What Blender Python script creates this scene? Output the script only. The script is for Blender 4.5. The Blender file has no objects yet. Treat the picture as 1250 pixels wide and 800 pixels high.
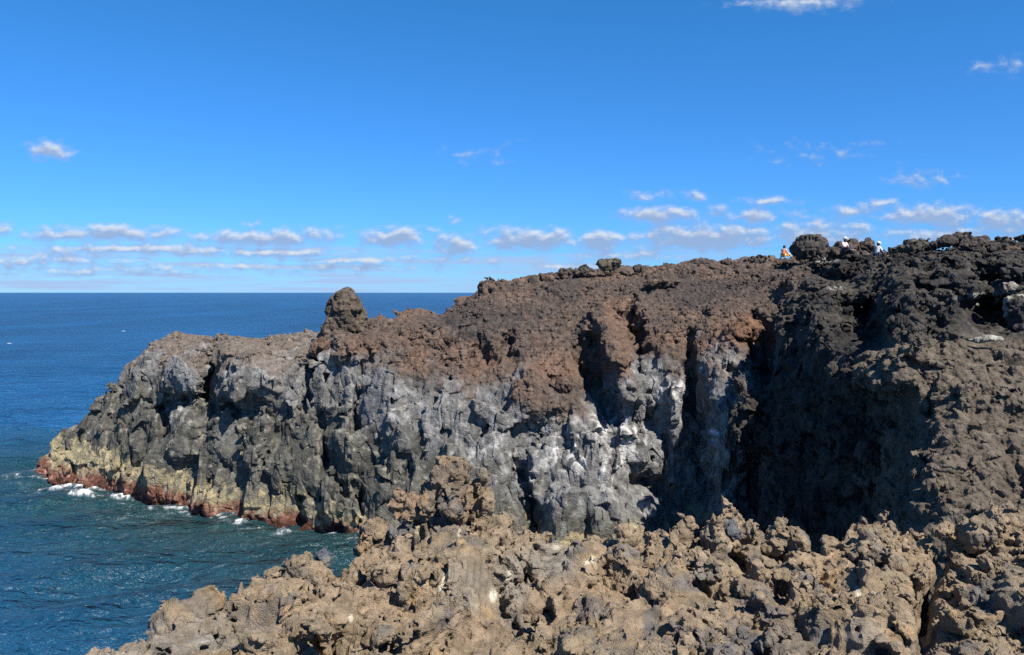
import bpy, bmesh, math, random, time
import numpy as np
from concurrent.futures import ThreadPoolExecutor
T0 = time.time()
random.seed(7)
Q = 1.0                     # mesh density
FOC, CX, HY, EYE = 981.0, 625.0, 357.0, 15.0     # survey of the place: focal length, axis, horizon, eye height (m)
scene = bpy.context.scene
col = scene.collection

def at(px, py, Y):
    return np.array([(px-CX)/FOC*Y, Y, EYE-(py-HY)/FOC*Y])
def shore(px, py):          # a point of the waterline (z = 0)
    Y = EYE*FOC/(py-HY)
    return (px, py, Y)

# ------------------------------------------------------------------ noise
f32 = np.float32
_pool = ThreadPoolExecutor(4)
def _h(ix, iy, iz, seed):
    h = (ix*np.uint32(374761393)) ^ (iy*np.uint32(668265263)) ^ (iz*np.uint32(2246822519)) ^ np.uint32((seed*3266489917) & 0xffffffff)
    h ^= h >> np.uint32(15); h *= np.uint32(2246822519)
    h ^= h >> np.uint32(13); h *= np.uint32(3266489917)
    h ^= h >> np.uint32(16)
    return h
def _chunked(fn, P, nout):
    n = len(P); step = 60000
    outs = [np.empty(n, f32) for _ in range(nout)]
    def job(a):
        r = fn(P[a:a+step])
        for o, x in zip(outs, r): o[a:a+step] = x
    list(_pool.map(job, range(0, n, step)))
    return outs
def _ints(P):
    ip = np.floor(P)
    return P-ip, (ip.astype(np.int64) & 0xffffffff).astype(np.uint32)
M10 = f32(1/1023.)
def _vor(P, seed):
    fp, ip = _ints(P-f32(.5)); ip = [ip[:, 0].copy(), ip[:, 1].copy(), ip[:, 2].copy()]
    fx, fy, fz = fp[:, 0]+f32(.5), fp[:, 1]+f32(.5), fp[:, 2]+f32(.5)      # the eight cells whose centres surround the point
    n = len(P)
    d1 = np.full(n, 9., f32); d2 = np.full(n, 9., f32)
    hb = np.zeros(n, np.uint32); bx = np.zeros(n, f32); by = np.zeros(n, f32); bz = np.zeros(n, f32)
    sc = f32(.74/1023.); o = f32(.13)
    for i in (0, 1):
        for j in (0, 1):
            for k in (0, 1):
                h = _h(ip[0]+np.uint32(i), ip[1]+np.uint32(j), ip[2]+np.uint32(k), seed)
                dx = fx-((h & 1023)*sc+(o+f32(i))); dy = fy-(((h >> np.uint32(10)) & 1023)*sc+(o+f32(j))); dz = fz-(((h >> np.uint32(20)) & 1023)*sc+(o+f32(k)))
                d = dx*dx+dy*dy+dz*dz
                m = d < d1
                d2 = np.where(m, d1, np.minimum(d2, d))
                np.copyto(d1, d, where=m); np.copyto(hb, h, where=m); np.copyto(bx, dx, where=m); np.copyto(by, dy, where=m); np.copyto(bz, dz, where=m)
    g = _h(hb, hb, hb, 77)
    t1 = (g & 1023)*M10-f32(.5); t2 = ((g >> np.uint32(10)) & 1023)*M10-f32(.5); t3 = ((g >> np.uint32(20)) & 1023)*M10-f32(.5)
    cr = (_h(g, hb, g, 5) & 1023)*M10
    return np.sqrt(d1), np.sqrt(d2), cr, t1*bx+t2*by+t3*bz
def vor(P, seed):           # F1, F2, cell value, cell tilt plane
    return _chunked(lambda p: _vor(p.astype(f32), seed), P, 4)
def _per(P, seed):
    fp, ip = _ints(P)
    x, y, z = fp[:, 0].copy(), fp[:, 1].copy(), fp[:, 2].copy(); ix, iy, iz = ip[:, 0].copy(), ip[:, 1].copy(), ip[:, 2].copy()
    ux, uy, uz = [t*t*(3-2*t) for t in (x, y, z)]
    r = 0
    for i in (0, 1):
        for j in (0, 1):
            wij = (ux if i else 1-ux)*(uy if j else 1-uy)
            for k in (0, 1):
                h = _h(ix+np.uint32(i), iy+np.uint32(j), iz+np.uint32(k), seed)
                gr = ((h & 1023)*M10-f32(.5))*(x-i)+(((h >> np.uint32(10)) & 1023)*M10-f32(.5))*(y-j)+(((h >> np.uint32(20)) & 1023)*M10-f32(.5))*(z-k)
                r = r+wij*(uz if k else 1-uz)*gr
    return r*f32(2.2)
def per(P, seed=0):
    return _chunked(lambda p: (_per(p.astype(f32), seed),), P, 1)[0]
def fbm(P, seed=0, oct=4, gain=.5):
    def fn(p):
        p = p.astype(f32); r = 0; a = 1.
        for o in range(oct):
            r = r + a*_per(p*f32(2.03**o), seed+o); a *= gain
        return (r,)
    return _chunked(fn, P, 1)[0]
def ridge(P, seed=0, oct=3):
    def fn(p):
        p = p.astype(f32); r = 0; a = 1.
        for o in range(oct):
            r = r + a*(1-2*np.abs(_per(p*f32(2.1**o), seed+o))); a *= .5
        return (r/1.75,)
    return _chunked(fn, P, 1)[0]
def billow(P, seed=0, oct=4, gain=.5):
    def fn(p):
        p = p.astype(f32); r = 0; a = 1.
        for o in range(oct):
            r = r + a*np.abs(_per(p*f32(2.07**o)+f32(o*7.3), seed+o)); a *= gain
        return (r,)
    return _chunked(fn, P, 1)[0]
def warp(P, s, amt, seed, oct=2):
    q = P*s
    return P+amt*np.stack([fbm(q, seed, oct), fbm(q+31.7, seed+1, oct), fbm(q-17.3, seed+2, oct)], 1)
def sstep(a, b, x):
    t = np.clip((x-a)/(b-a), 0, 1); return t*t*(3-2*t)
def lump(P, size, seed, r=.8):
    F1, F2, c, t = vor(P/size, seed)
    return np.sqrt(np.clip(1-(F1/r)**2, 0, 1))*(.55+.75*c), c, F2-F1

# ------------------------------------------------------------------ sheets
def catmull(L, counts, axis):
    L = np.moveaxis(L, axis, 0); out = []; n = len(L)
    ext = np.concatenate([2*L[:1]-L[1:2], L, 2*L[-1:]-L[-2:-1]])
    for i in range(n-1):
        p0, p1, p2, p3 = ext[i:i+4]
        k = counts[i]
        ts = np.arange(k)/k
        if i == n-2: ts = np.append(ts, 1.)
        t = ts.reshape((-1,)+(1,)*(L.ndim-1))
        m1 = .42*(p2-p0); m2 = .42*(p3-p1)
        out.append((2*t**3-3*t**2+1)*p1+(t**3-2*t**2+t)*m1+(-2*t**3+3*t**2)*p2+(t**3-t**2)*m2)
    return np.moveaxis(np.concatenate(out), 0, axis)
def normals(G):
    a = np.gradient(G, axis=1); b = np.gradient(G, axis=0)
    n = np.cross(a, b); n /= np.linalg.norm(n, axis=2, keepdims=True)+1e-9
    return n
def blur(G, k):
    if k < 1: return G
    for ax in (0, 1):
        pad = [(0, 0)]*3; pad[ax] = (k+1, k)
        c = np.cumsum(np.pad(G, pad, mode='edge'), axis=ax)
        n = 2*k+1
        G = (np.take(c, range(n, c.shape[ax]), axis=ax)-np.take(c, range(0, c.shape[ax]-n), axis=ax))/n
    return G
flat = lambda A: A.reshape(-1, A.shape[-1])
def unit(n): return n/(np.linalg.norm(n, axis=2, keepdims=True)+1e-9)

def biggest(V, F, share=.02):          # drop loose crumbs that touch nothing
    lab = np.arange(len(V))
    for _ in range(60):
        fl = lab[F].min(1); old = lab.copy()
        for k in range(4): np.minimum.at(lab, F[:, k], fl)
        lab = lab[lab]; lab = lab[lab]
        if (lab == old).all(): break
    cnt = np.bincount(lab, minlength=len(V)); ok = cnt[lab] >= share*cnt.max()
    F = F[ok[F].all(1)]; used = np.zeros(len(V), bool); used[F.ravel()] = True
    re_ = np.cumsum(used)-1
    return V[used], re_[F]
def isosurf(coarse, fine, lo, hi, h, sub, band):
    """Surface of a solid given as a field (negative inside): a coarse grid first, detail only near the surface; surface nets."""
    lo = np.array(lo, float); n = np.ceil((np.array(hi)-lo)/h).astype(int)+1
    ax = [lo[i]+np.arange(n[i])*h for i in range(3)]
    gx, gy, gz = np.meshgrid(*ax, indexing='ij')
    Pc = np.stack([gx.ravel(), gy.ravel(), gz.ravel()], 1)
    return biggest(*nets(coarse(Pc).reshape(n).astype(f32), fine, lo, h, sub, band))
def nets(pc, fine, lo, h, sub, band, keep=None, seam=False):
    nc = np.array(pc.shape)-1; hf = h/sub
    mn = pc[:-1, :-1, :-1].copy(); mxx = mn.copy()
    for i in (0, 1):
        for j in (0, 1):
            for k in (0, 1):
                c = pc[i:i+nc[0], j:j+nc[1], k:k+nc[2]]
                mn = np.minimum(mn, c); mxx = np.maximum(mxx, c)
    act = (mn < band) & (mxx > -band)
    if keep is not None: act &= keep
    cells = np.argwhere(act)
    fld = np.repeat(np.repeat(np.repeat(np.where(mn > 0, f32(1), f32(-1)) if keep is None else np.where(mn > 0, f32(1), np.where(keep | (mxx < 0), f32(-1), f32(9))), sub, 0), sub, 1), sub, 2)
    dead = None if keep is None else np.repeat(np.repeat(np.repeat(~keep, sub, 0), sub, 1), sub, 2)
    o = np.stack(np.meshgrid(*[np.arange(sub)]*3, indexing='ij'), -1).reshape(-1, 3)
    step = 40000
    for a in range(0, len(cells), step):
        cl = cells[a:a+step]
        v = 0
        w = o/sub
        for i in (0, 1):
            for j in (0, 1):
                for k in (0, 1):
                    wt = ((w[:, 0] if i else 1-w[:, 0])*(w[:, 1] if j else 1-w[:, 1])*(w[:, 2] if k else 1-w[:, 2])).astype(f32)
                    v = v+pc[cl[:, 0]+i, cl[:, 1]+j, cl[:, 2]+k][:, None]*wt[None, :]
        I = (cl[:, None, :]*sub+o[None]).reshape(-1, 3)
        v = v.ravel()
        m = np.abs(v) < band*1.2
        Pf = lo+I[m]*hf
        v[m] -= fine(Pf)
        fld[I[:, 0], I[:, 1], I[:, 2]] = v
    ins = fld < 0
    N_ = np.array(fld.shape)-1
    cnt = np.zeros(N_, np.int8)
    for i in (0, 1):
        for j in (0, 1):
            for k in (0, 1):
                cnt += ins[i:i+N_[0], j:j+N_[1], k:k+N_[2]]
    lv = (cnt > 0) & (cnt < 8)
    if dead is not None: lv &= ~(dead[:-1, :-1, :-1] | dead[1:, 1:, 1:])
    C_ = np.argwhere(lv)
    idx = np.full(N_, -1, np.int32); idx[C_[:, 0], C_[:, 1], C_[:, 2]] = np.arange(len(C_))
    corners = [(i, j, k) for i in (0, 1) for j in (0, 1) for k in (0, 1)]
    val = {c: fld[C_[:, 0]+c[0], C_[:, 1]+c[1], C_[:, 2]+c[2]] for c in corners}
    sm = np.zeros((len(C_), 3)); ct = np.zeros(len(C_))
    for c in corners:
        for a in range(3):
            if c[a] == 0:
                d = list(c); d[a] = 1; d = tuple(d)
                va, vb = val[c], val[d]; m = (va < 0) != (vb < 0)
                t = np.where(m, va/np.where(m, va-vb, 1), 0)
                p = np.zeros((len(C_), 3)); p[:] = c; p[:, a] += t
                sm[m] += p[m]; ct[m] += 1
    V = lo+(C_+sm/ct[:, None])*hf
    faces = []
    for a in range(3):
        b, c = (a+1) % 3, (a+2) % 3
        sl0 = [slice(None)]*3; sl1 = [slice(None)]*3; sl0[a] = slice(0, -1); sl1[a] = slice(1, None)
        A, B_ = ins[tuple(sl0)], ins[tuple(sl1)]
        E = np.argwhere(A != B_)
        if seam: E = E[E[:, 0] >= sub-1]
        E = E[(E[:, b] > 0) & (E[:, c] > 0) & (E[:, b] < N_[b]) & (E[:, c] < N_[c])]
        flip = ~A[E[:, 0], E[:, 1], E[:, 2]]
        q = []
        for db, dc in ((1, 1), (0, 1), (0, 0), (1, 0)):
            e = E.copy(); e[:, b] -= db; e[:, c] -= dc
            q.append(idx[e[:, 0], e[:, 1], e[:, 2]])
        q = np.stack(q, 1); q[flip] = q[flip][:, ::-1]
        faces.append(q[(q >= 0).all(1)])
    return V, np.concatenate(faces)
def mesh_from(name, V, F, colr=None, smooth=False, extra=None):
    me = bpy.data.meshes.new(name)
    V = np.ascontiguousarray(V, dtype=f32); F = np.ascontiguousarray(F, dtype=np.int32)
    k = F.shape[1]
    me.vertices.add(len(V)); me.vertices.foreach_set('co', V.ravel())
    me.loops.add(F.size); me.loops.foreach_set('vertex_index', F.ravel())
    me.polygons.add(len(F)); me.polygons.foreach_set('loop_start', np.arange(0, F.size, k, dtype=np.int32))
    me.polygons.foreach_set('use_smooth', np.full(len(F), smooth))
    me.update(calc_edges=True)
    if colr is not None:
        a = me.color_attributes.new('Col', 'FLOAT_COLOR', 'POINT')
        c = np.ones((len(V), 4), f32); c[:, :3] = colr
        a.data.foreach_set('color', c.ravel())
    for nm, arr in (extra or {}).items():
        a = me.attributes.new(nm, 'FLOAT', 'POINT'); a.data.foreach_set('value', np.ascontiguousarray(arr, dtype=f32))
    return me
def grid_faces(R, C, flip=False):
    i = np.arange(R*C, dtype=np.int32).reshape(R, C)
    q = [i[:-1, :-1], i[:-1, 1:], i[1:, 1:], i[1:, :-1]]
    if flip: q = q[::-1]
    return np.stack(q, -1).reshape(-1, 4)
def link(name, me, m, parent=None):
    o = bpy.data.objects.new(name, me); col.objects.link(o)
    if m: me.materials.append(m)
    if parent: o.parent = parent
    return o
def tag(o, label=None, cat=None, group=None, kind=None):
    if label: o['label'] = label
    if cat: o['category'] = cat
    if group: o['group'] = group
    if kind: o['kind'] = kind
    return o

# ------------------------------------------------------------------ materials
def new_mat(name):
    m = bpy.data.materials.new(name); m.use_nodes = True
    nt = m.node_tree; nt.nodes.clear()
    out = nt.nodes.new('ShaderNodeOutputMaterial'); b = nt.nodes.new('ShaderNodeBsdfPrincipled')
    nt.links.new(b.outputs[0], out.inputs[0])
    return m, nt, b
def rock_mat(name, s1, s2, bump, rough=.95, var=(.68, 1.32), speck=0.0):
    m, nt, b = new_mat(name); N = nt.nodes.new; Lk = nt.links.new
    at_ = N('ShaderNodeAttribute'); at_.attribute_name = 'Col'
    tc = N('ShaderNodeTexCoord')
    n1 = N('ShaderNodeTexNoise'); n1.inputs['Scale'].default_value = s1; n1.inputs['Detail'].default_value = 8; n1.inputs['Roughness'].default_value = .65
    n2 = N('ShaderNodeTexVoronoi'); n2.inputs['Scale'].default_value = s2
    n3 = N('ShaderNodeTexNoise'); n3.inputs['Scale'].default_value = s2*1.7; n3.inputs['Detail'].default_value = 5; n3.inputs['Roughness'].default_value = .7
    for n in (n1, n2, n3): Lk(tc.outputs['Object'], n.inputs['Vector'])
    mr = N('ShaderNodeMapRange'); mr.inputs[1].default_value = .3; mr.inputs[2].default_value = .7; mr.inputs[3].default_value = var[0]; mr.inputs[4].default_value = var[1]
    Lk(n1.outputs['Fac'], mr.inputs[0])
    mr2 = N('ShaderNodeMapRange'); mr2.inputs[1].default_value = .3; mr2.inputs[2].default_value = .7; mr2.inputs[3].default_value = .82; mr2.inputs[4].default_value = 1.2
    Lk(n3.outputs['Fac'], mr2.inputs[0])
    mm = N('ShaderNodeMath'); mm.operation = 'MULTIPLY'; Lk(mr.outputs[0], mm.inputs[0]); Lk(mr2.outputs[0], mm.inputs[1])
    vm = N('ShaderNodeVectorMath'); vm.operation = 'SCALE'
    Lk(at_.outputs['Color'], vm.inputs[0]); Lk(mm.outputs[0], vm.inputs['Scale'])
    Lk(vm.outputs[0], b.inputs['Base Color'])
    ad = N('ShaderNodeMath'); ad.operation = 'MULTIPLY_ADD'; ad.inputs[1].default_value = -.5
    Lk(n2.outputs['Distance'], ad.inputs[0]); Lk(n3.outputs['Fac'], ad.inputs[2])
    bp = N('ShaderNodeBump'); bp.inputs['Strength'].default_value = .8; bp.inputs['Distance'].default_value = bump
    Lk(ad.outputs[0], bp.inputs['Height']); Lk(bp.outputs[0], b.inputs['Normal'])
    b.inputs['Roughness'].default_value = rough; b.inputs['Specular IOR Level'].default_value = .12
    return m
def plain_mat(name, c, rough=.8, scale=20., var=.15):
    m, nt, b = new_mat(name)
    n = nt.nodes.new('ShaderNodeTexNoise'); n.inputs['Scale'].default_value = scale; n.inputs['Detail'].default_value = 4
    r = nt.nodes.new('ShaderNodeMix'); r.data_type = 'RGBA'
    r.inputs[6].default_value = (*[x*(1-var) for x in c], 1); r.inputs[7].default_value = (*[min(1, x*(1+var)) for x in c], 1)
    nt.links.new(n.outputs['Fac'], r.inputs[0]); nt.links.new(r.outputs[2], b.inputs['Base Color'])
    b.inputs['Roughness'].default_value = rough
    return m
M_far = rock_mat('lava_cliff_rock', 3.0, 11.0, .09, var=(.6, 1.38))
M_near = rock_mat('lava_ledge_rock', 9.0, 75.0, .03, var=(.66, 1.32))

# ------------------------------------------------------------------ rock recipes (displacement in metres along the normal)
def basalt_large(P):
    w = warp(P, .4, .4, 11)
    F1, F2, c, t = vor(w*np.array([1/2.0, 1/2.0, 1/3.4]), 21)
    ck = sstep(0, .5, fbm(P*.5, 15, 2)+.15)
    F1b, F2b, cb, tb = vor(w*np.array([1/4.5, 1/4.5, 1/6.]), 25)
    return 1.1*(c-.5)+2.0*t-.3*ck*np.exp(-((F2-F1)/.05)**2)+.9*(cb-.5)+1.3*tb+.5*fbm(P*.16, 3, 3)
def basalt_small(P, msk):
    w = warp(P, .9, .13, 41, 1)
    F1, F2, c1, t = vor(w*np.array([1/1.05, 1/1.05, 1/1.7]), 22)
    d = (.36*(c1-.5)+1.45*t)*msk-.22*(msk-.3)*np.exp(-((F2-F1)/.06)**2)
    F1, F2, c2, t = vor(w*np.array([1/.46, 1/.46, 1/.6]), 23)
    return d+(.07*(c2-.5)+.36*t)*msk-.07*msk*np.exp(-((F2-F1)/.07)**2)+.035*fbm(P*2.6, 55, 3)
def aa_large(P):
    w = warp(P, .5, .6, 61)
    l, c, e = lump(w, 2.2, 31)
    return .5*l+.75*fbm(P*.22, 9, 4)-.3
def aa_small(P, k=1.):
    w = warp(P, 1.6/k, .2*k, 71, 1)
    l1, c1, e1 = lump(w, .95*k, 32); l2, c2, e2 = lump(w, .42*k, 33); l3, c3, e3 = lump(P, .2*k, 34)
    big = .30*l1+.22*fbm(P*1.3/k, 75, 3)-.2
    fine = .17*l2+.10*l3-.12
    return big*k, fine*k
def brush(px, py, L):
    r = np.zeros(px.shape)
    for cx, cy, rx, ry, rot, dep in L:
        a = math.radians(rot); c, s = math.cos(a), math.sin(a)
        dx, dy = px-cx, py-cy
        u = (c*dx+s*dy)/rx; v = (-s*dx+c*dy)/ry
        q = (u*u+v*v)
        r += dep*np.exp(-q*q*.55)
    return r

# ------------------------------------------------------------------ the far headland and the cliff round the cove
def station(rows):
    return [at(*shore(*rows[0]))-np.array([0, .4, 3.0])]+[at(*shore(*rows[0]))]+[at(*r) for r in rows[1:]]
def back(st, dy=7, far=16):
    s = st[-1]
    return st+[s+np.array([s[0]/s[1]*dy, dy, -1.2]), np.array([s[0]*(1+far/s[1]), s[1]+far, -3.])]
ST = []
s1 = station([(45, 580), (72, 553, 66.4), (112, 513, 66.6), (136, 470, 66.8), (157, 444, 67), (175, 434, 67.6), (194, 424, 69)])
S1 = back(s1, 7, 11)
for k_ in (2, 1, 0):        # the point of the headland turns back out of sight
    ST.append([p+(np.array([(0, 1., 4.)[k_], (0, 3.5, 6.5)[k_], 0])*(1-i/7.) if i < 7 else np.array([-.3*k_, 0, 0])) for i, p in enumerate(S1)])
for rows in (
  [(105, 597), (118, 560, 61.7), (142, 512, 62.2), (160, 470, 62.8), (172, 440, 63.6), (186, 426, 65), (200, 415, 68)],
  [(165, 608), (172, 570, 58.8), (185, 520, 59.5), (195, 475, 60), (205, 440, 61), (215, 423, 63), (228, 413, 67)],
  [(215, 621), (220, 580, 56.3), (228, 525, 57), (235, 480, 57.5), (240, 445, 58.3), (250, 428, 60), (262, 418, 63)],
  [(300, 636), (302, 590, 53.3), (305, 535, 54.2), (308, 480, 54.7), (310, 440, 56), (315, 430, 59), (320, 422, 63)],
  [(375, 643), (375, 595, 52.2), (372, 540, 53), (370, 485, 54), (368, 445, 55), (366, 428, 58), (365, 414, 62)],
  [(425, 655), (425, 600, 50.3), (425, 545, 51.3), (425, 490, 52.3), (425, 450, 53.3), (425, 422, 55), (425, 407, 58)],
  [(490, 668), (490, 610, 48.3), (488, 555, 49.4), (486, 505, 50.3), (485, 465, 51.5), (483, 425, 54), (480, 394, 58)],
  [(550, 680), (550, 620, 46.8), (548, 565, 48), (545, 520, 49), (543, 480, 50.3), (541, 432, 54), (538, 394, 59)],
  [(610, 690), (610, 625, 45.6), (608, 570, 47), (606, 525, 48.2), (604, 480, 49.5), (602, 410, 54), (600, 357, 60)],
  [(670, 690), (670, 625, 45.6), (668, 575, 46.8), (666, 530, 48), (664, 480, 49.5), (662, 400, 54.5), (660, 344, 61)],
  [(730, 690), (730, 620, 45.6), (728, 565, 47), (726, 510, 48.4), (724, 450, 50.2), (722, 385, 55), (720, 337, 62)],
  [(790, 690), (790, 620, 45.6), (788, 565, 47), (786, 505, 48.6), (785, 430, 50.5), (785, 375, 55), (785, 335, 62)],
  [(850, 690), (850, 620, 46.), (849, 565, 47), (848, 500, 48.2), (846, 430, 50), (845, 370, 55), (845, 330, 63)],
  [(900, 690), (900, 620, 45.6), (900, 560, 46.4), (900, 500, 47.2), (900, 420, 49), (900, 365, 54), (905, 325, 63)],
  [(940, 690), (940, 620, 46), (940, 560, 46.8), (943, 490, 47.4), (948, 420, 48.5), (953, 360, 53.5), (960, 324, 63)],
  [(928, 716), (928, 640, 40.8), (935, 575, 40.6), (946, 470, 41.2), (962, 402, 42.8), (983, 350, 48), (1000, 321, 57)],
  [(995, 766), (1000, 660, 36), (1003, 570, 36), (1004, 480, 35.8), (1016, 424, 37.2), (1040, 355, 44.5), (1047, 319, 54)],
  [(1070, 832), (1075, 700, 31.2), (1078, 590, 31.2), (1080, 490, 31), (1088, 424, 33), (1095, 352, 41), (1098, 316, 50)],
  [(1120, 988), (1128, 740, 23.4), (1140, 625, 23.8), (1147, 500, 26.5), (1150, 412, 29.5), (1155, 348, 37), (1155, 312, 46)],
  [(1240, 1010), (1238, 760, 22.2), (1230, 632, 22.8), (1219, 505, 26), (1210, 416, 29.3), (1205, 350, 36), (1205, 312, 44)],
  [(1345, 1012), (1338, 760, 22), (1315, 632, 22.6), (1294, 512, 25.8), (1280, 424, 28.5), (1275, 352, 35), (1270, 312, 43)],
  [(1480, 1012), (1470, 760, 22), (1440, 632, 22.5), (1410, 512, 25.6), (1395, 425, 28.), (1385, 352, 34), (1380, 312, 42)],
  [(1800, 1012), (1790, 760, 22), (1740, 632, 22.4), (1690, 512, 25.4), (1670, 425, 28.), (1650, 352, 34), (1640, 312, 42)],
):
    ST.append(back(station(rows)))
L = np.array(ST).transpose(1, 0, 2)          # rows, columns, xyz
rows_n = [8, 90, 110, 110, 100, 90, 110, 70, 16]
cols_n = [12, 30, 80, 70, 70, 100, 90, 80, 85, 85, 85, 85, 85, 85, 85, 75, 70, 75, 95, 95, 95, 110, 70, 24, 14]
assert len(rows_n) == L.shape[0]-2+0 or True
rows_n = [max(2, int(n*Q)) for n in ([8, 90, 110, 110, 100, 90, 110, 110, 60, 14])][:L.shape[0]-1]
cols_n = [max(2, int(n*Q)) for n in cols_n][:L.shape[1]-1]
while len(cols_n) < L.shape[1]-1: cols_n.append(14)
G = catmull(catmull(L, cols_n, 1), rows_n, 0)
R, C = G.shape[:2]
shape = (R, C)
from mathutils.bvhtree import BVHTree
kb = sum(rows_n[:8])
stn = np.concatenate([np.repeat(np.arange(len(cols_n)), cols_n)+np.concatenate([np.arange(k)/k for k in cols_n]), [len(cols_n)]])    # station number along the shore
Gs = G[::4, ::4]; stn_s = stn[::4]
Fs = grid_faces(*Gs.shape[:2]); Cs = Gs.shape[1]
Ns = normals(Gs)
flipn = -1 if Ns[Gs.shape[0]//2, Cs//2, 1] > 0 else 1
bvh = BVHTree.FromPolygons(flat(Gs).tolist(), Fs.tolist())
def sheet_dist(P, far):
    d = np.empty(len(P)); st = np.empty(len(P))
    fn = bvh.find_nearest
    for i, p in enumerate(P.tolist()):
        co_, no_, k, dd = fn(p, far)
        if co_ is None: d[i] = np.nan; st[i] = 0; continue
        sg = (p[0]-co_[0])*no_[0]+(p[1]-co_[1])*no_[1]+(p[2]-co_[2])*no_[2]
        kc, kr = k % (Cs-1), k//(Cs-1)
        d[i] = dd if sg*flipn > 0 or kc == 0 or kc >= Cs-2 or kr >= len(Fs)//(Cs-1)-1 else -dd; st[i] = stn_s[kc]
    return d, st
ctr = flat(Gs)[Fs[len(Fs)//2]].mean(0)
H0 = .96
lo = np.array([-42.2, 19.5, -1.4]); n0 = np.array([81, 56, 25])
def gridpts(lo, n, h):
    g = np.meshgrid(*[lo[i]+np.arange(n[i])*h for i in range(3)], indexing='ij'); return np.stack([x.ravel() for x in g], 1)
d0_, s0_ = sheet_dist(gridpts(lo, n0, H0), 200.)
n1_ = (n0-1)*4+1; H1 = H0/4
def up4(A):
    for ax in range(3):
        A = np.moveaxis(A, ax, 0); t = np.arange((A.shape[0]-1)*4+1)/4.; i = np.minimum(t.astype(int), A.shape[0]-2); f = (t-i).reshape(-1, 1, 1)
        A = np.moveaxis(A[i]*(1-f)+A[i+1]*f, 0, ax)
    return A
def tip(P, d):              # nothing stands to seaward of the headland's point
    x = CX+P[:, 0]/np.maximum(P[:, 1], 1)*FOC; y = HY-(P[:, 2]-EYE)/np.maximum(P[:, 1], 1)*FOC
    return np.where(((x < np.interp(y, [405, 420, 438, 470, 513, 553, 590], [150, 140, 122, 106, 82, 42, 15])-16) | (y < 385)) & (x < 380), np.abs(d)+1., d)
d0_ = tip(gridpts(lo, n0, H0), d0_)
pc = up4(d0_.reshape(n0)).astype(f32); sc_ = up4(s0_.reshape(n0)).astype(f32)
del d0_, s0_
P1 = gridpts(lo, n1_, H1)
nearm = (np.abs(pc.ravel()) < 3.6) & (P1[:, 1] > 19)
pxa = CX+P1[:, 0]/P1[:, 1]*FOC
nearm &= (pxa > -40) & (pxa < 1560)
PN = P1[nearm]
dd, ss = sheet_dist(PN, 12.)
bad = np.isnan(dd); dd = tip(PN, dd); dd[bad] = pc.ravel()[nearm][bad]; ss[bad] = sc_.ravel()[nearm][bad]
print('sheet distance', len(PN), round(time.time()-T0, 1))
RECESS = [(256, 468, 11, 34, 8, -2.6), (222, 492, 34, 9, -12, -1.3), (305, 497, 34, 8, 8, -1.2), (300, 455, 36, 26, 0, .7), (215, 455, 28, 20, 0, .5),
  (408, 565, 8, 44, -20, -1.5), (440, 612, 6, 34, -12, -1.1), (480, 560, 12, 70, 0, .5), (640, 605, 9, 44, -12, -1.5), (690, 600, 22, 60, 0, .7),
  (622, 432, 7, 28, -14, -1.1), (594, 438, 6, 20, 10, -1.0), (640, 470, 22, 22, 0, .7), (729, 472, 16, 50, -22, -2.3), (757, 436, 12, 60, -22, 1.4),
  (778, 420, 10, 34, -12, -2.0), (815, 465, 16, 34, -6, .9), (850, 505, 13, 66, -8, -2.4), (838, 610, 26, 60, -6, -2.6), (788, 592, 28, 15, 32, -2.0),
  (888, 500, 26, 84, 0, 1.4), (928, 430, 16, 40, -14, -1.3), (916, 610, 14, 40, 10, -.5), (655, 640, 9, 40, 0, -1.2), (560, 520, 14, 50, 0, .5),
  (1050, 452, 46, 26, 8, 1.5), (1000, 392, 20, 34, 0, .8), (1105, 395, 22, 60, 0, 1.0), (1060, 395, 18, 26, 10, -1.2), (1015, 338, 32, 11, 4, -.8),
  (1216, 386, 38, 22, 4, -2.2), (1225, 345, 30, 8, 4, -.9), (530, 400, 26, 14, 0, .6), (412, 425, 18, 16, 0, .6)]
def where_on(P, st, nz=None):
    """What the cliff is made of at a point: pixel-like bearing and height, rubble share, wall share, clinker slope, brown buttress."""
    px = CX+P[:, 0]/P[:, 1]*FOC; py = HY-(P[:, 2]-EYE)/P[:, 1]*FOC
    if nz is None: nz = fbm(P*.35, 101, 4)
    zb = np.interp(px, [45, 130, 165, 260, 330, 400, 440, 500, 560, 600, 650, 690, 720, 740, 780, 810, 850, 900, 930, 960],
               [400, 424, 438, 442, 440, 432, 438, 470, 470, 482, 490, 510, 490, 470, 455, 452, 442, 452, 410, 400])
    rw = sstep(17.45, 17.95, st+nz*.25)
    aa = np.maximum(sstep(-24, 24, zb-py+nz*62), rw)
    slope = aa*(1-rw)*sstep(14, 50, zb-py+nz*30)*sstep(500, 620, px)
    bm = rw*sstep(402, 432, py+nz*20)*sstep(19.8, 20.35, st+nz*.9)
    return px, py, nz, zb, rw, aa, slope, bm
px, py, nz, zb, rw, aa, slope, bm = where_on(PN, ss)
wq = PN*.55
bxn = 17*fbm(wq, 131, 3)+10*fbm(wq*3.1, 141, 3); byn = 22*fbm(wq+40, 135, 3)+10*fbm(wq*3.1+7, 145, 3)
band = brush(px+bxn, py+byn, RECESS)
dB = basalt_large(PN); dA = aa_large(PN)
crop_ = sstep(.02, .30, fbm(PN*.28, 151, 3))          # outcrops that stand out of the clinker
mskb = .35+.65*sstep(-.2, .35, fbm(PN*.4, 49, 2))
calm = (1-.35*bm)*(1-.70*slope*(1-.75*crop_))
lowr = sstep(-2, .6, PN[:, 2])
lowr = np.where(rw > .5, lowr, sstep(-1.5, 3.2, PN[:, 2]))
disp = (dB*(1-aa)*.9+dA*aa*calm+.35*crop_*slope)*(.35+.65*lowr)+band
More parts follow.
